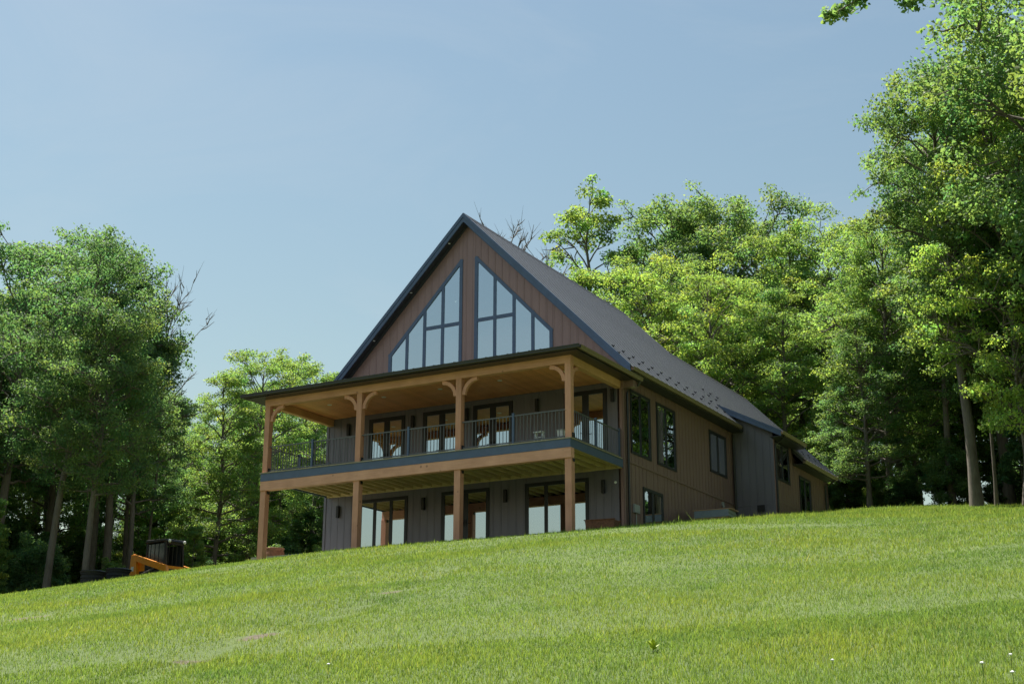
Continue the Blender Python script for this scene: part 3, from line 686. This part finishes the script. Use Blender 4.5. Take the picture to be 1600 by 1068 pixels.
# rust trough by the right corner
t = empty('rust_trough', (-.32, -1.0, -.2), R(6)); tag(t, 'rust brown steel trough by the right front corner of the house', 'trough')
mb = MB().prism([(-.44, -.26, -.35), (.44, -.26, -.35), (.50, -.30, .30), (-.50, -.30, .30)], (0, .02, 0)).prism([(-.44, .24, -.35), (.44, .24, -.35), (.50, .28, .30), (-.50, .28, .30)], (0, .02, 0))
mb.prism([(-.44, -.24, -.35), (-.44, .24, -.35), (-.50, .28, .299), (-.50, -.28, .299)], (.02, 0, 0)).prism([(.42, -.24, -.35), (.42, .24, -.35), (.48, .28, .299), (.48, -.28, .299)], (.02, 0, 0)).box(-.43, .43, -.24, .24, -.34, -.31)
mb.build('trough_body', M['rust'], t)
MB().box(-.53, .53, -.33, -.27, .301, .33).box(-.53, .53, .25, .32, .301, .33).build('rim', M['rust'], t); MB().box(-.47, .47, -.25, .25, .15, .24).build('soil', M['soil'], t)
MB().lathe([(.05, 0), (.09, .04), (.06, .11), (.01, .14)], 12, (-.42, -.05, .24)).lathe([(.04, 0), (.10, .03), (.09, .06), (.02, .09)], 12, (.02, 0, .24)).build('stone', M['white'], t, True)
# stack of metal sheets on a pallet by the side wall
z0 = gz(1.05, 5.5); t = empty('sheet_stack', (1.05, 5.5, z0-.02), R(3)); tag(t, 'stack of blue grey metal sheets on raw wood beside the brown side wall', 'stack')
for i in range(3): MB().box(-.62, .62, -.4+i*.36, -.32+i*.36, .0, .09).build('skid', M['pallet'], t)
for i in range(6): MB().box(-.66+.01*(i % 2), .64-.012*(i % 3), -.44, .44, .092+i*.042, .128+i*.042).build('sheet', M['sheet'], t)
for i in range(4): MB().box(-.70, .74, -.45+i*.23, -.27+i*.23, .347, .375+.004*(i % 2)).build('plank', M['pallet'], t)
# little things on the deck
t = empty('step_stool', (-1.30, -3.47, 2.298)); tag(t, 'small white folding step stool on the deck behind the railing', 'stool')
for s in (-1, 1):
    MB().bar((s*.14, -.14, 0), (s*.12, -.02, .34), .045, .03, (1, 0, 0)).build('leg', M['white'], t); MB().bar((s*.14, .14, 0), (s*.12, .02, .34), .045, .03, (1, 0, 0)).build('leg', M['white'], t)
MB().box(-.17, .17, -.10, .10, .341, .37).build('seat', M['white'], t); MB().box(-.108, .118, -.115, -.03, .16, .185).build('tread', M['white'], t)
t = empty('storage_tub', (-.70, -3.1, 2.298)); tag(t, 'small white lidded tub on the deck next to the right post', 'tub')
MB().prism([(-.09, -.08, 0), (.09, -.08, 0), (.11, -.10, .42), (-.11, -.10, .42)], (0, .18, 0)).build('tub', M['white'], t); MB().box(-.12, .12, -.12, .10, .421, .45).build('lid', M['grey'], t)

# ------------------------------------------------------------------ trees
def tubes_np(paths, n=6):
    V, F = [], []; base = 0
    for pts, rad in paths:
        pts = np.asarray(pts, float); k = len(pts); d = np.gradient(pts, axis=0); d /= np.linalg.norm(d, axis=1)[:, None]+1e-9
        up = np.where(np.abs(d[:, 2:3]) > .9, np.array([[1., 0, 0]]), np.array([[0, 0, 1.]]))
        a = np.cross(d, up); a /= np.linalg.norm(a, axis=1)[:, None]+1e-9; c = np.cross(d, a)
        th = np.arange(n)*2*np.pi/n
        ring = pts[:, None, :]+(a[:, None, :]*np.cos(th)[None, :, None]+c[:, None, :]*np.sin(th)[None, :, None])*np.asarray(rad)[:, None, None]
        V.append(ring.reshape(-1, 3)); i, j = np.meshgrid(np.arange(k-1), np.arange(n), indexing='ij'); j2 = (j+1) % n
        F.append((np.stack([i*n+j, i*n+j2, (i+1)*n+j2, (i+1)*n+j], -1)+base).reshape(-1, 4)); base += k*n
    return np.concatenate(V), np.concatenate(F)
def leaves_np(rs, C, Rr, cnt, leaf, squash=.6, upb=.5, tint=None):
    """C clump centres, Rr radii, cnt leaves per clump"""
    idx = np.repeat(np.arange(len(C)), cnt); n = len(idx)
    d = rs.normal(size=(n, 3)); d /= np.linalg.norm(d, axis=1)[:, None]
    d[:, 2] = np.where((d[:, 2] < 0) & (rs.random(n) < .45), -d[:, 2], d[:, 2])
    r = rs.random(n)**.42
    off = d*r[:, None]*Rr[idx][:, None]; off[:, 2] *= squash
    off += rs.normal(size=(n, 3))*.10*Rr[idx][:, None]
    P = C[idx]+off
    nrm = d*.55+np.array([0, 0, upb])+rs.normal(size=(n, 3))*.55; nrm /= np.linalg.norm(nrm, axis=1)[:, None]
    t = rs.normal(size=(n, 3)); t -= (t*nrm).sum(1)[:, None]*nrm; t /= np.linalg.norm(t, axis=1)[:, None]; bq = np.cross(nrm, t)
    L = leaf*rs.uniform(.5, 1.55, n)[:, None]; Wd = L*rs.uniform(.55, .8, n)[:, None]; fold = nrm*(L*.14)
    V = np.stack([P-t*L*.5, P+bq*Wd*.5-fold+t*L*.06, P+t*L*.5, P-bq*Wd*.5-fold+t*L*.06], 1).reshape(-1, 3)
    b0 = np.arange(n)*4; F = np.concatenate([np.stack([b0, b0+1, b0+2], 1), np.stack([b0, b0+2, b0+3], 1)])
    cl = rs.uniform(.78, 1.2, len(C))[idx]*rs.uniform(.80, 1.2, n); hue = rs.normal(0, .10, len(C))[idx]+rs.normal(0, .09, n)
    col = np.stack([cl*(1+hue), cl, cl*(1-hue*.8), np.ones(n)], 1).clip(0, 3)
    return V, F, np.concatenate([col, col])
def pot_green():
    rs = np.random.default_rng(4); C = np.array([(-.16, .02, .50), (.12, -.1, .52), (.02, .14, .55), (.2, .1, .48), (-.05, -.16, .47)])
    V, F, col = leaves_np(rs, C, np.array([.15, .14, .16, .11, .12]), np.array([34]*5), .08, .5); me = np_mesh('greenery', V, F, col); link('greenery', me, M['leaf'], pot).color = (.6, .7, .6, 1)
pot_green()
def make_tree(name, seed, cb=.35, Rc=4.2, nl=30, leaves=52000, cr=1.15, leaf=.17, squash=.58, H0=20., r0=.26, prof='round', sparse=0, bare=False, drop=.0):
    rs = np.random.default_rng(seed); paths = []
    k = 12; tz = np.linspace(0, .94, k); wob = np.cumsum(rs.normal(0, .012*H0, (k, 2)), 0)*np.linspace(0, 1, k)[:, None]
    T = np.concatenate([wob*.6, (tz*H0)[:, None]], 1); tr = r0*(1-tz)**.75+.02; tr[0] *= 1.35
    paths.append((T, tr)); C, Rr = [], []
    for i in range(nl):
        s = (i+rs.random()*.8)/nl; h = (cb+(.95-cb)*s); p0 = np.array([np.interp(h, tz, T[:, 0]), np.interp(h, tz, T[:, 1]), h*H0])
        az = i*2.399+rs.normal(0, .4)
        if prof == 'round': pr = (1-s**2.4)**.62*min(1, .62+1.5*s)
        elif prof == 'cone': pr = (1-s)**.7*min(1, .7+s)+.08
        else: pr = (1-s**3)**.6*min(1, .40+1.2*s)
        rl = Rc*pr*rs.uniform(.72, 1.15)+.3; el = R(12+48*s+rs.normal(0, 7))
        dz = rl*math.tan(el)*.75
        if bare: dz = rl*1.5
        tt = np.linspace(0, 1, 6)[:, None]; dirn = np.array([math.cos(az), math.sin(az), 0])
        pts = p0+dirn*rl*tt+np.array([0, 0, 1.])*(dz*tt**.8-drop*rl*tt**2)+rs.normal(0, .05*rl, (6, 3))*tt
        rad = np.interp(h, tz, tr)*.45*(1-tt[:, 0])**.8+.012; paths.append((pts, rad))
        nsub = max(3, int(rl*2.4)) if not bare else 4
        C.append(pts[-1]); Rr.append(cr*rs.uniform(.6, .95))
        for j in range(nsub):
            q = rs.uniform(.32, 1.); b0 = np.array([np.interp(q, tt[:, 0], pts[:, a]) for a in range(3)])
            a2 = az+rs.choice([-1, 1])*rs.uniform(.4, 1.3); sl_ = rl*.38*rs.uniform(.5, 1.1)+.25; e2 = rs.normal(.25, .35) if not bare else rs.normal(.9, .3)
            e = b0+np.array([math.cos(a2)*math.cos(e2), math.sin(a2)*math.cos(e2), math.sin(e2)])*sl_
            m_ = (b0+e)/2+rs.normal(0, .08*sl_, 3); paths.append((np.array([b0, m_, e]), np.array([.03, .02, .008])*(1+rl*.12)))
            if bare:
                for _ in range(2): paths.append((np.array([m_, m_+rs.normal(0, .3, 3)+np.array([0, 0, .5])]), np.array([.012, .004])))
            if rs.random() > sparse: C.append(e); Rr.append(cr*rs.uniform(.55, 1.15))
    for j in range(4): C.append(T[-1]+rs.normal(0, .45, 3)+np.array([0, 0, .1*j])); Rr.append(cr*.7)
    V, F = tubes_np(paths, 6); tm = np_mesh(name+' trunk', V, F); tm.materials.append(M['bark']); tm.polygons.foreach_set('use_smooth', np.ones(len(F), bool))
    cm = None
    if not bare:
        C = np.array(C); Rr = np.array(Rr); wgt = Rr**2; cnt = np.maximum(20, (wgt/wgt.sum()*leaves).astype(int))
        V, F, col = leaves_np(rs, C, Rr, cnt, leaf, squash); cm = np_mesh(name+' crown', V, F, col); cm.materials.append(M['leaf'])
    return tm, cm
KINDS = {
 'oak':   make_tree('oak', 11, .38, 4.6, 44, 42000, .92, .155),
 'oak2':  make_tree('oak', 23, .34, 4.2, 42, 40000, .92, .155, prof='tall'),
 'maple': make_tree('maple', 31, .16, 4.5, 52, 46000, .92, .155, .42),
 'maple2': make_tree('maple', 47, .14, 4.2, 50, 42000, .9, .155, .40, prof='cone'),
 'tall':  make_tree('tall', 53, .34, 3.2, 40, 33000, .85, .15, prof='tall'),
 'airy':  make_tree('airy', 67, .30, 3.5, 30, 18000, .72, .16, .6, sparse=.35, r0=.2),
 'right': make_tree('right', 79, .34, 3.1, 48, 40000, .85, .145, .45, prof='tall'),
 'dead':  make_tree('dead', 83, .45, 2.2, 22, 0, bare=True, r0=.075),
 'bush':  make_tree('bush', 97, .06, 4.6, 26, 26000, 1.9, .42, .55, H0=12, r0=.10, prof='round'),
 'sapling': make_tree('sapling', 101, .25, 2.6, 24, 15000, .9, .26, .38, H0=12, r0=.07, prof='cone'),
}
BASEH = {'bush': 12.*1.05, 'sapling': 12.*1.03}
rt = random.Random(3)
def place(kind, x, y, h, color=(1, 1, 1), rz=None, label=None, group=None, lean=(0, 0), name='tree', wide=1., cat='tree'):
    tm, cm = KINDS[kind]; s = h/BASEH.get(kind, 21.0)
    e = empty(name, (x, y, gz(x, y)-.08)); e.rotation_euler = (R(lean[0]), R(lean[1]), rt.uniform(0, 6.28) if rz is None else rz); e.scale = (s*wide, s*wide, s)
    tag(e, label, cat, group)
    link('trunk', tm, None, e)
    if cm: c = link('crown', cm, None, e); c.color = (*color, 1)
    return e
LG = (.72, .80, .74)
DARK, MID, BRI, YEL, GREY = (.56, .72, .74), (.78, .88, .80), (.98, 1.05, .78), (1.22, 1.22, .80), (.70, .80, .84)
GL_ = 'trees along the left edge of the lawn'; GB = 'trees behind the house'; GR = 'trees right of the house'
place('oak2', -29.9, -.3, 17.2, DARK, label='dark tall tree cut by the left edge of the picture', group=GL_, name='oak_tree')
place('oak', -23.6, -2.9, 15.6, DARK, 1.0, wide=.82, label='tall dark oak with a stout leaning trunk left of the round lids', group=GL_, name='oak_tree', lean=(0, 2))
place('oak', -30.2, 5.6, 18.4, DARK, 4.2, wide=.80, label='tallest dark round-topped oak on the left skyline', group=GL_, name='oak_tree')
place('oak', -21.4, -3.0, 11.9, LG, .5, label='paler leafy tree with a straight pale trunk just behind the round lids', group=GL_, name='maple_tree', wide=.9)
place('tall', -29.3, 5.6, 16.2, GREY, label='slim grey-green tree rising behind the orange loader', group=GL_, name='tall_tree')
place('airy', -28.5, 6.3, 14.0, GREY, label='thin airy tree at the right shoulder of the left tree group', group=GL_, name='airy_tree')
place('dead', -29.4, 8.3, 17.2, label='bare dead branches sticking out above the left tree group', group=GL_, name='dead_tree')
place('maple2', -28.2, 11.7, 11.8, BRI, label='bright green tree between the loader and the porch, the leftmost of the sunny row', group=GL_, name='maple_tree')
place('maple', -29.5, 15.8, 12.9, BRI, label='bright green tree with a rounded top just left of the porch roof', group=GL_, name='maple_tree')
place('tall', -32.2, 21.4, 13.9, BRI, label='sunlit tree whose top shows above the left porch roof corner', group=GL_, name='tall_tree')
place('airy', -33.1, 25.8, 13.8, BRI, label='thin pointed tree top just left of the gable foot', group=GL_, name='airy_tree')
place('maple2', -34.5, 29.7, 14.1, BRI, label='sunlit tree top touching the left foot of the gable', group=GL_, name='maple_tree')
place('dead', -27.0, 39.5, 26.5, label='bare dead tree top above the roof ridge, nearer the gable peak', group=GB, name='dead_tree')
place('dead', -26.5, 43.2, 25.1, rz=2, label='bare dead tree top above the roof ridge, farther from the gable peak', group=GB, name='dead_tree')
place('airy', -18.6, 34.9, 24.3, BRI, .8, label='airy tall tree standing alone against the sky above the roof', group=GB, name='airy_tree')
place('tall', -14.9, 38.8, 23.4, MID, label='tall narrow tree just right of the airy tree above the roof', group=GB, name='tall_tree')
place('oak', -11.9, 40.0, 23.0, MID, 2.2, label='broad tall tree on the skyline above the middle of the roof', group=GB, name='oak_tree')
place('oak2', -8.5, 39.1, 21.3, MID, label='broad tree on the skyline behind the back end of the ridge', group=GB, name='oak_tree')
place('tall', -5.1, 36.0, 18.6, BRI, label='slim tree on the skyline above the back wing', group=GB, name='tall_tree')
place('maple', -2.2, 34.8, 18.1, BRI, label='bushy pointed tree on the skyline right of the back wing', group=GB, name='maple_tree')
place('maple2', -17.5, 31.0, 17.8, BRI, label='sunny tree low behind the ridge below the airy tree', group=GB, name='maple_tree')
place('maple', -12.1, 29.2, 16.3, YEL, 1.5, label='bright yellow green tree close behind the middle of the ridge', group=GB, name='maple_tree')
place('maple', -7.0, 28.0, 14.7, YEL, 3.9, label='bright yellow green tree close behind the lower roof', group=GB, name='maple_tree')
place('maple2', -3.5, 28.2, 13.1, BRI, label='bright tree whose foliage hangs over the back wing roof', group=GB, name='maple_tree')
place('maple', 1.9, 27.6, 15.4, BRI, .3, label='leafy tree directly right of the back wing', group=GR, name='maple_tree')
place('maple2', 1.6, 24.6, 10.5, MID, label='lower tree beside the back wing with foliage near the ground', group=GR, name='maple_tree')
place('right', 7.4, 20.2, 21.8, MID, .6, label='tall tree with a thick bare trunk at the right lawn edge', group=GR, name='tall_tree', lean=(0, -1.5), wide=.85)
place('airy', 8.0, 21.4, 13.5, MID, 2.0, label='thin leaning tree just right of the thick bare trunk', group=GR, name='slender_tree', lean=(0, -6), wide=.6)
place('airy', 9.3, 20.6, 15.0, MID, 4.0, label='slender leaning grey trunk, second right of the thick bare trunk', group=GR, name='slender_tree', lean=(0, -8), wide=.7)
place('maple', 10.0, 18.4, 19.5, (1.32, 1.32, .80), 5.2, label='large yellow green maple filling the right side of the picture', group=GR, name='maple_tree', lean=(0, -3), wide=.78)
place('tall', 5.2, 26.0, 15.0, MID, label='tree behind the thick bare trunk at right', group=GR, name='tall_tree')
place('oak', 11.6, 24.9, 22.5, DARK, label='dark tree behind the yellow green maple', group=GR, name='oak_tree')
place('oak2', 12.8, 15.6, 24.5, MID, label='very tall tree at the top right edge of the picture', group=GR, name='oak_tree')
FILL = [(-16.6, 47.7, 17.4), (-8.5, 60.1, 19.8), (11.7, 49.5, 17.7), (-37.8, -2.4, 15.0), (-66.0, 15.5, 18.3), (14.2, 61.1, 22.8), (-57.1, 32.3, 19.6), (10.0, 31.4, 18.0), (-38.6, 26.1, 13.1), (3.4, 39.7, 16.8), (15.7, 17.8, 20.2), (-30.7, -7.4, 13.7), (-50.8, 25.2, 18.5), (-55.6, 19.1, 19.0), (-40.1, 5.2, 15.9), (-46.2, 41.1, 12.7), (-14.6, 62.2, 17.3), (15.2, 43.8, 18.4), (-20.9, 50.6, 19.5), (-65.2, 20.6, 20.0), (-57.1, 25.0, 19.7), (-45.0, 46.1, 10.6), (-3.7, 58.4, 20.6), (-2.4, 49.6, 16.8), (-51.8, 7.0, 18.5), (-32.6, 43.9, 11.2), (5.7, 50.8, 18.9), (-10.1, 48.8, 18.0), (-0.6, 44.1, 16.0), (-33.0, -2.9, 14.3), (-46.2, 2.3, 17.0), (-24.9, 56.1, 19.5), (11.7, 65.8, 19.1), (-48.4, 13.3, 17.8), (14.7, 35.9, 22.5), (-51.9, 37.0, 12.8), (15.9, 31.6, 19.8), (-35.9, 47.9, 10.3), (-28.8, 31.7, 8.8), (-46.6, 34.5, 14.8), (-58.6, 12.8, 17.5), (-18.3, 58.5, 17.8), (-31.1, 50.3, 15.5), (-46.9, 28.8, 12.6), (-34.6, 13.7, 9.4), (8.6, 40.6, 17.0), (-35.0, 7.1, 16.7), (-42.5, 15.6, 18.5), (-24.3, 34.3, 12.1), (5.1, 31.3, 14.8), (2.8, 63.9, 18.4), (10.7, 56.9, 18.9), (-24.6, 26.3, 7.9), (-13.1, 55.5, 20.7), (-47.9, 19.1, 17.8), (14.8, 26.1, 17.7), (-33.8, 1.1, 15.5), (-7.4, 54.8, 18.2), (-37.9, 2.2, 16.6), (-37.4, 38.4, 11.7), (-41.3, 21.3, 11.8), (-5.9, 44.3, 16.9), (1.4, 31.8, 14.9), (4.4, 45.2, 17.8), (-36.9, 18.5, 9.6), (-65.9, 26.6, 18.0), (-44.4, 8.4, 16.9), (3.1, 58.4, 20.9), (15.5, 54.4, 22.0), (-41.6, 0.0, 14.3), (-39.3, 10.9, 15.6), (-40.0, 33.2, 11.7), (-17.1, 26.0, 10.6), (-5.2, 64.7, 20.1), (-20.8, 42.9, 17.2), (16.0, 22.1, 22.4), (-52.0, 32.0, 11.1), (-53.4, 12.9, 20.0), (-32.4, 35.9, 10.6), (11.2, 27.9, 22.5), (-27.1, 21.7, 9.2), (1.3, 53.3, 20.1), (7.4, 28.3, 21.6), (-25.4, 48.2, 18.4), (-70.6, 18.6, 19.6), (-61.3, 29.0, 17.0), (8.0, 62.2, 22.4), (-10.4, 34.1, 16.4), (-40.8, 43.3, 12.1), (-33.0, 10.4, 12.0), (-30.4, 55.8, 22.2)]
for i, (x, y, h) in enumerate(FILL):
    k = ('maple', 'oak', 'tall', 'maple2', 'oak2')[rt.randrange(5)]
    if h < 12 and k in ('oak', 'oak2', 'tall'): k = 'maple2'
    c = (MID, BRI, DARK, GREY, MID)[rt.randrange(5)]
    if x < -22 and y < 30: lab, gr = 'leafy tree in the dense woods left of the house', 'woods left of the house'
    elif x < 3: lab, gr = 'leafy tree in the dense woods behind the house', 'woods behind the house'
    else: lab, gr = 'leafy tree in the dense woods right of the house', 'woods right of the house'
    place(k, x, y, h, c, label=lab, group=gr, name='woodland_tree')
for x, y, h in [(17.5, 9.5, 20), (20.5, 4, 19), (23, 11, 21), (19.5, 14.5, 22), (25, 2, 19), (22, -3, 17), (27, -7, 18), (24.5, 7, 20), (29, 6, 20), (18, 20, 21), (30, -2, 18)]:
    place(('maple', 'oak', 'oak2')[int(x) % 3], x, y, h, (MID, BRI)[int(y) % 2], label='leafy tree in the woods beyond the right edge of the picture', group='woods along the right side of the lawn', name='woodland_tree')
# tree just outside the frame whose limb hangs into the top right corner
tr_ = place('oak2', 18.6, -5.0, 19.0, MID, 0.0, label='tree whose leafy branch hangs into the top right of the picture', group=GR, name='oak_tree')
def overhang(t):
    rs = np.random.default_rng(5); inv = np.array(t.matrix_basis.inverted()); g0 = np.array([18.6, -5.0, gz(18.6, -5.0)])
    path = np.array([(18.5, -5.1, 11.2), (16.6, -6.6, 12.9), (14.9, -8.1, 12.7), (13.4, -9.6, 11.7), (12.4, -10.6, 10.75), (11.6, -11.2, 10.35), (11.0, -11.4, 10.0)])
    tw = [np.array([(12.9, -10.1, 11.2), (12.9, -10.6, 10.6), (12.75, -10.7, 10.2)]), np.array([(12.2, -10.8, 10.6), (12.0, -11.3, 10.5), (11.7, -11.6, 10.3)]), np.array([(11.8, -11.1, 10.4), (11.4, -10.9, 10.5), (11.1, -10.7, 10.45)]), np.array([(14.4, -8.6, 12.4), (14.6, -9.2, 11.9), (14.5, -9.5, 11.5)]), np.array([(15.5, -7.5, 12.8), (15.2, -8.4, 12.2), (15.3, -8.8, 11.6)])]
    def loc(p): return (np.c_[p, np.ones(len(p))] @ inv.T)[:, :3]
    V, F = tubes_np([(path, [.16, .12, .09, .06, .04, .025, .01])]+[(q, [.02, .014, .006]) for q in tw], 7); me = np_mesh('limb', loc(V), F); link('limb', me, M['bark'], t)
    C = np.array([path[-1], path[-2], path[-3], tw[0][-1], tw[0][1], tw[1][-1], tw[2][-1], tw[3][-1], tw[3][1], tw[4][-1], tw[4][1], (14.2, -8.9, 12.6), (15.2, -7.9, 13.0), (15.9, -7.5, 12.2)])
    Rr = np.array([.22, .26, .24, .26, .24, .2, .22, .4, .4, .5, .5, .45, .6, .6]); cnt = (Rr**2*1900).astype(int)+35
    V, F, col = leaves_np(rs, C, Rr*1.25, cnt, .13, .75); me = np_mesh('limb_leaves', loc(V), F, col); o = link('limb_leaves', me, M['leaf'], t); o.color = (*MID, 1)
bpy.context.view_layer.update(); overhang(tr_)
# understorey
us = []
for i in range(900):
    zone = rt.random()
    if zone < .42: x, y = rt.uniform(-50, -24.5), rt.uniform(-14, 30)
    elif zone < .75: x, y = rt.uniform(-22, 4), rt.uniform(27.5, 36)
    else: x, y = rt.uniform(2.5, 17), rt.uniform(25.8, 36)
    if x > -26.5 and x < -20 and -2 < y < 5: continue
    if any((x-a)**2+(y-bq)**2 < 4.4 for a, bq in us): continue
    us.append((x, y))
    if len(us) > 130: break
for x, y in us:
    k = 'bush' if rt.random() < .45 else 'sapling'
    h = rt.uniform(1.3, 2.8)*(1.8 if x < -33 else 1) if k == 'bush' else rt.uniform(3.2, 6.5)
    place(k, x, y, h, (DARK, MID, BRI)[rt.randrange(3)], label='leafy shrub under the trees at the woods edge' if k == 'bush' else 'young sapling under the trees at the woods edge',
          group='undergrowth shrubs' if k == 'bush' else 'undergrowth saplings', name='shrub' if k == 'bush' else 'sapling', cat='shrub' if k == 'bush' else 'sapling', wide=1.0 if k == 'bush' else .85)

# ------------------------------------------------------------------ grass
def vnoise(x, y, sc, seed):
    r_ = np.random.default_rng(seed).random((64, 64)); u, v_ = x*sc+100, y*sc+100; i, j = np.floor(u).astype(int), np.floor(v_).astype(int); f, g_ = u-i, v_-j
    f = f*f*(3-2*f); g_ = g_*g_*(3-2*g_); q = lambda a, b_: r_[(i+a) % 64, (j+b_) % 64]
    return (q(0, 0)*(1-f)*(1-g_)+q(1, 0)*f*(1-g_)+q(0, 1)*(1-f)*g_+q(1, 1)*f*g_)*2-1
def fbm(x, y, sc, seed): return vnoise(x, y, sc, seed)*.55+vnoise(x*.8+y*.6, y*.8-x*.6, sc*2.1, seed+1)*.3+vnoise(x, y, sc*4.3, seed+2)*.2
rs = np.random.default_rng(8)
cam2 = np.array(CAM[:2]); hd = math.atan2(_F.y, _F.x)
def band(d0, d1, dens):
    half = math.atan(800/2115.8)*1.30; n = int(half*(d1*d1-d0*d0)*dens)
    d = np.sqrt(rs.uniform(d0*d0, d1*d1, n)); a = hd+rs.uniform(-half, half, n)
    return cam2[0]+d*np.cos(a), cam2[1]+d*np.sin(a), d
XX, YY, DD = [np.concatenate(q) for q in zip(band(4, 9, 1500), band(9, 13, 2500), band(13, 18, 1800), band(18, 26, 1000), band(26, 36, 480), band(36, 68, 190))]
keep = lawn_mask(XX, YY) & (rs.random(len(XX)) > np.clip(soil_mask(XX, YY)*2.0-.3, 0, .93))
keep &= ~((XX > -12.9) & (XX < .03) & (YY > -3.5)) & ~((XX > -.1) & (XX < 1.75) & (YY > 10.3)) & ~((XX > -13) & (XX < .05) & (YY > 0))
XX, YY, DD = XX[keep], YY[keep], DD[keep]; n = len(XX); ZZ = ground_np(XX, YY)
pat = 1.5*fbm(XX, YY, .35, 1); fine = 1.3*fbm(XX, YY, 2.2, 7); weed = fbm(XX, YY, .9, 21)
hgt = (.052+.012*pat+.016*fine+.012*np.maximum(weed, 0))*rs.uniform(.55, 1.5, n)*np.where(DD > 26, 1.1, 1)
tall = rs.random(n) < .015+.05*sst(10, 17, XX)*sst(-22, -29, YY); hgt = np.where(tall, hgt*2.2, hgt)
edge = rs.random(n) < .10*((YY > -5.2) & (XX > -1)).astype(float); hgt = np.where(edge, hgt*1.9, hgt)
wd = np.maximum(.0045, .00052*DD)*rs.uniform(.7, 1.5, n); wd = np.where(tall, wd*.7, wd)
az = rs.uniform(0, 2*np.pi, n); ca, sa_ = np.cos(az), np.sin(az); bend = hgt*rs.uniform(.1, .75, n); ba = rs.uniform(0, 2*np.pi, n)
P = np.stack([XX, YY, ZZ-.01], 1); sd = np.stack([ca*wd, sa_*wd, np.zeros(n)], 1)
tip = P+np.stack([np.cos(ba)*bend, np.sin(ba)*bend, hgt], 1); mid = P+np.stack([np.cos(ba)*bend*.3, np.sin(ba)*bend*.3, hgt*.6], 1)
V = np.stack([P-sd*.5, P+sd*.5, mid+sd*.36, mid-sd*.36, tip], 1).reshape(-1, 3); b0 = np.arange(n)*5
near = DD < 18
F = np.concatenate([np.stack([b0, b0+1, b0+4], 1)[~near], np.stack([b0, b0+1, b0+2], 1)[near], np.stack([b0, b0+2, b0+3], 1)[near], np.stack([b0+3, b0+2, b0+4], 1)[near]])
v = rs.uniform(.72, 1.25, n)*(1+.06*pat+.10*fine-.25*np.maximum(weed-.12, 0))*(1-.30*np.clip(.3+fine, 0, 1)*np.exp(-(rut_dist(XX, YY)/.32)**2)); dry = (rs.random(n) < .06+.06*pat+.05*fine).astype(float)*rs.uniform(.3, 1, n); yel = .10*pat-.25*np.maximum(weed-.1, 0)+rs.normal(0, .07, n)+.04
col = np.stack([v*(.98+yel*.8+.6*dry), v*(1+.12*dry), v*(.9-yel+.9*dry), np.ones(n)], 1).clip(0, 4)
cF = np.concatenate([col[~near], col[near], col[near], col[near]])
me = np_mesh('grass', V, F, cF); me.materials.append(M['grass'])
g = link('grass', me); tag(g, 'mown green grass covering the sloping lawn', 'grass', kind='stuff')
# white clover flowers, a yellow green weed
def flower(x, y, s, lab):
    z = gz(x, y); t = empty('white_flower', (x, y, z)); tag(t, lab, 'flower', 'white flowers in the lawn')
    MB().tube([(0, 0, 0), (.005, .003, .05*s), (.0, .01, .09*s)], .003, 5).build('stem', M['stem'], t)
    mb = MB()
    for j in range(8):
        th = j*math.pi/4; c_, s_ = math.cos(th), math.sin(th); k = .020*s; z1 = .09*s
        mb.v += [(0, .01, z1), (c_*k*.6-s_*k*.35, .01+s_*k*.6+c_*k*.35, z1+.008), (c_*k*1.1, .01+s_*k*1.1, z1+.012), (c_*k*.6+s_*k*.35, .01+s_*k*.6-c_*k*.35, z1+.008)]
        b1 = len(mb.v)-4; mb.f.append((b1, b1+1, b1+2, b1+3))
    mb.lathe([(.012*s, 0), (.014*s, .01), (.004*s, .018)], 8, (0, .01, .09*s)).build('petals', M['flower'], t)
M['stem'] = simple('green stem', (.09, .13, .03), .6)
flower(9.03, -27.58, 1.5, 'white flower low on the left of the lawn centre'); flower(14.81, -27.31, 1.3, 'white flower in the lawn right of the yellow weed')
flower(16.31, -27.96, 1.5, 'pale flower near the right edge, left of its neighbours'); flower(16.46, -27.43, 1.3, 'pale flower near the right edge, the farthest up the slope')
flower(16.63, -28.4, 1.4, 'pale flower near the right edge, in the middle of the cluster'); flower(16.64, -29.15, 1.4, 'pale flower near the right edge, the lowest of the cluster')
t = empty('broadleaf_weed', (12.39, -26.03, gz(12.39, -26.03))); tag(t, 'bright yellow green broad-leaved weed in the middle of the lawn', 'weed')
M['weed'] = simple('weed leaf', (.34, .42, .03), .5, var=.15)
for j in range(11):
    th = j*2.4; L = .065+.008*(j % 4); c_, s_ = math.cos(th), math.sin(th); wv = .024
    mb = MB(); z1 = .05+.007*j
    mb.v = [(0, 0, .03), (c_*L*.5-s_*wv, s_*L*.5+c_*wv, z1), (c_*L, s_*L, z1+.03), (c_*L*.5+s_*wv, s_*L*.5-c_*wv, z1), (c_*L*.5, s_*L*.5, z1-.012)]
    mb.f = [(0, 4, 1), (1, 4, 2), (2, 4, 3), (3, 4, 0)]; mb.build('leaf', M['weed'], t)
MB().tube([(0, 0, -.02), (0, 0, .12)], .005, 5).build('stem', M['stem'], t)
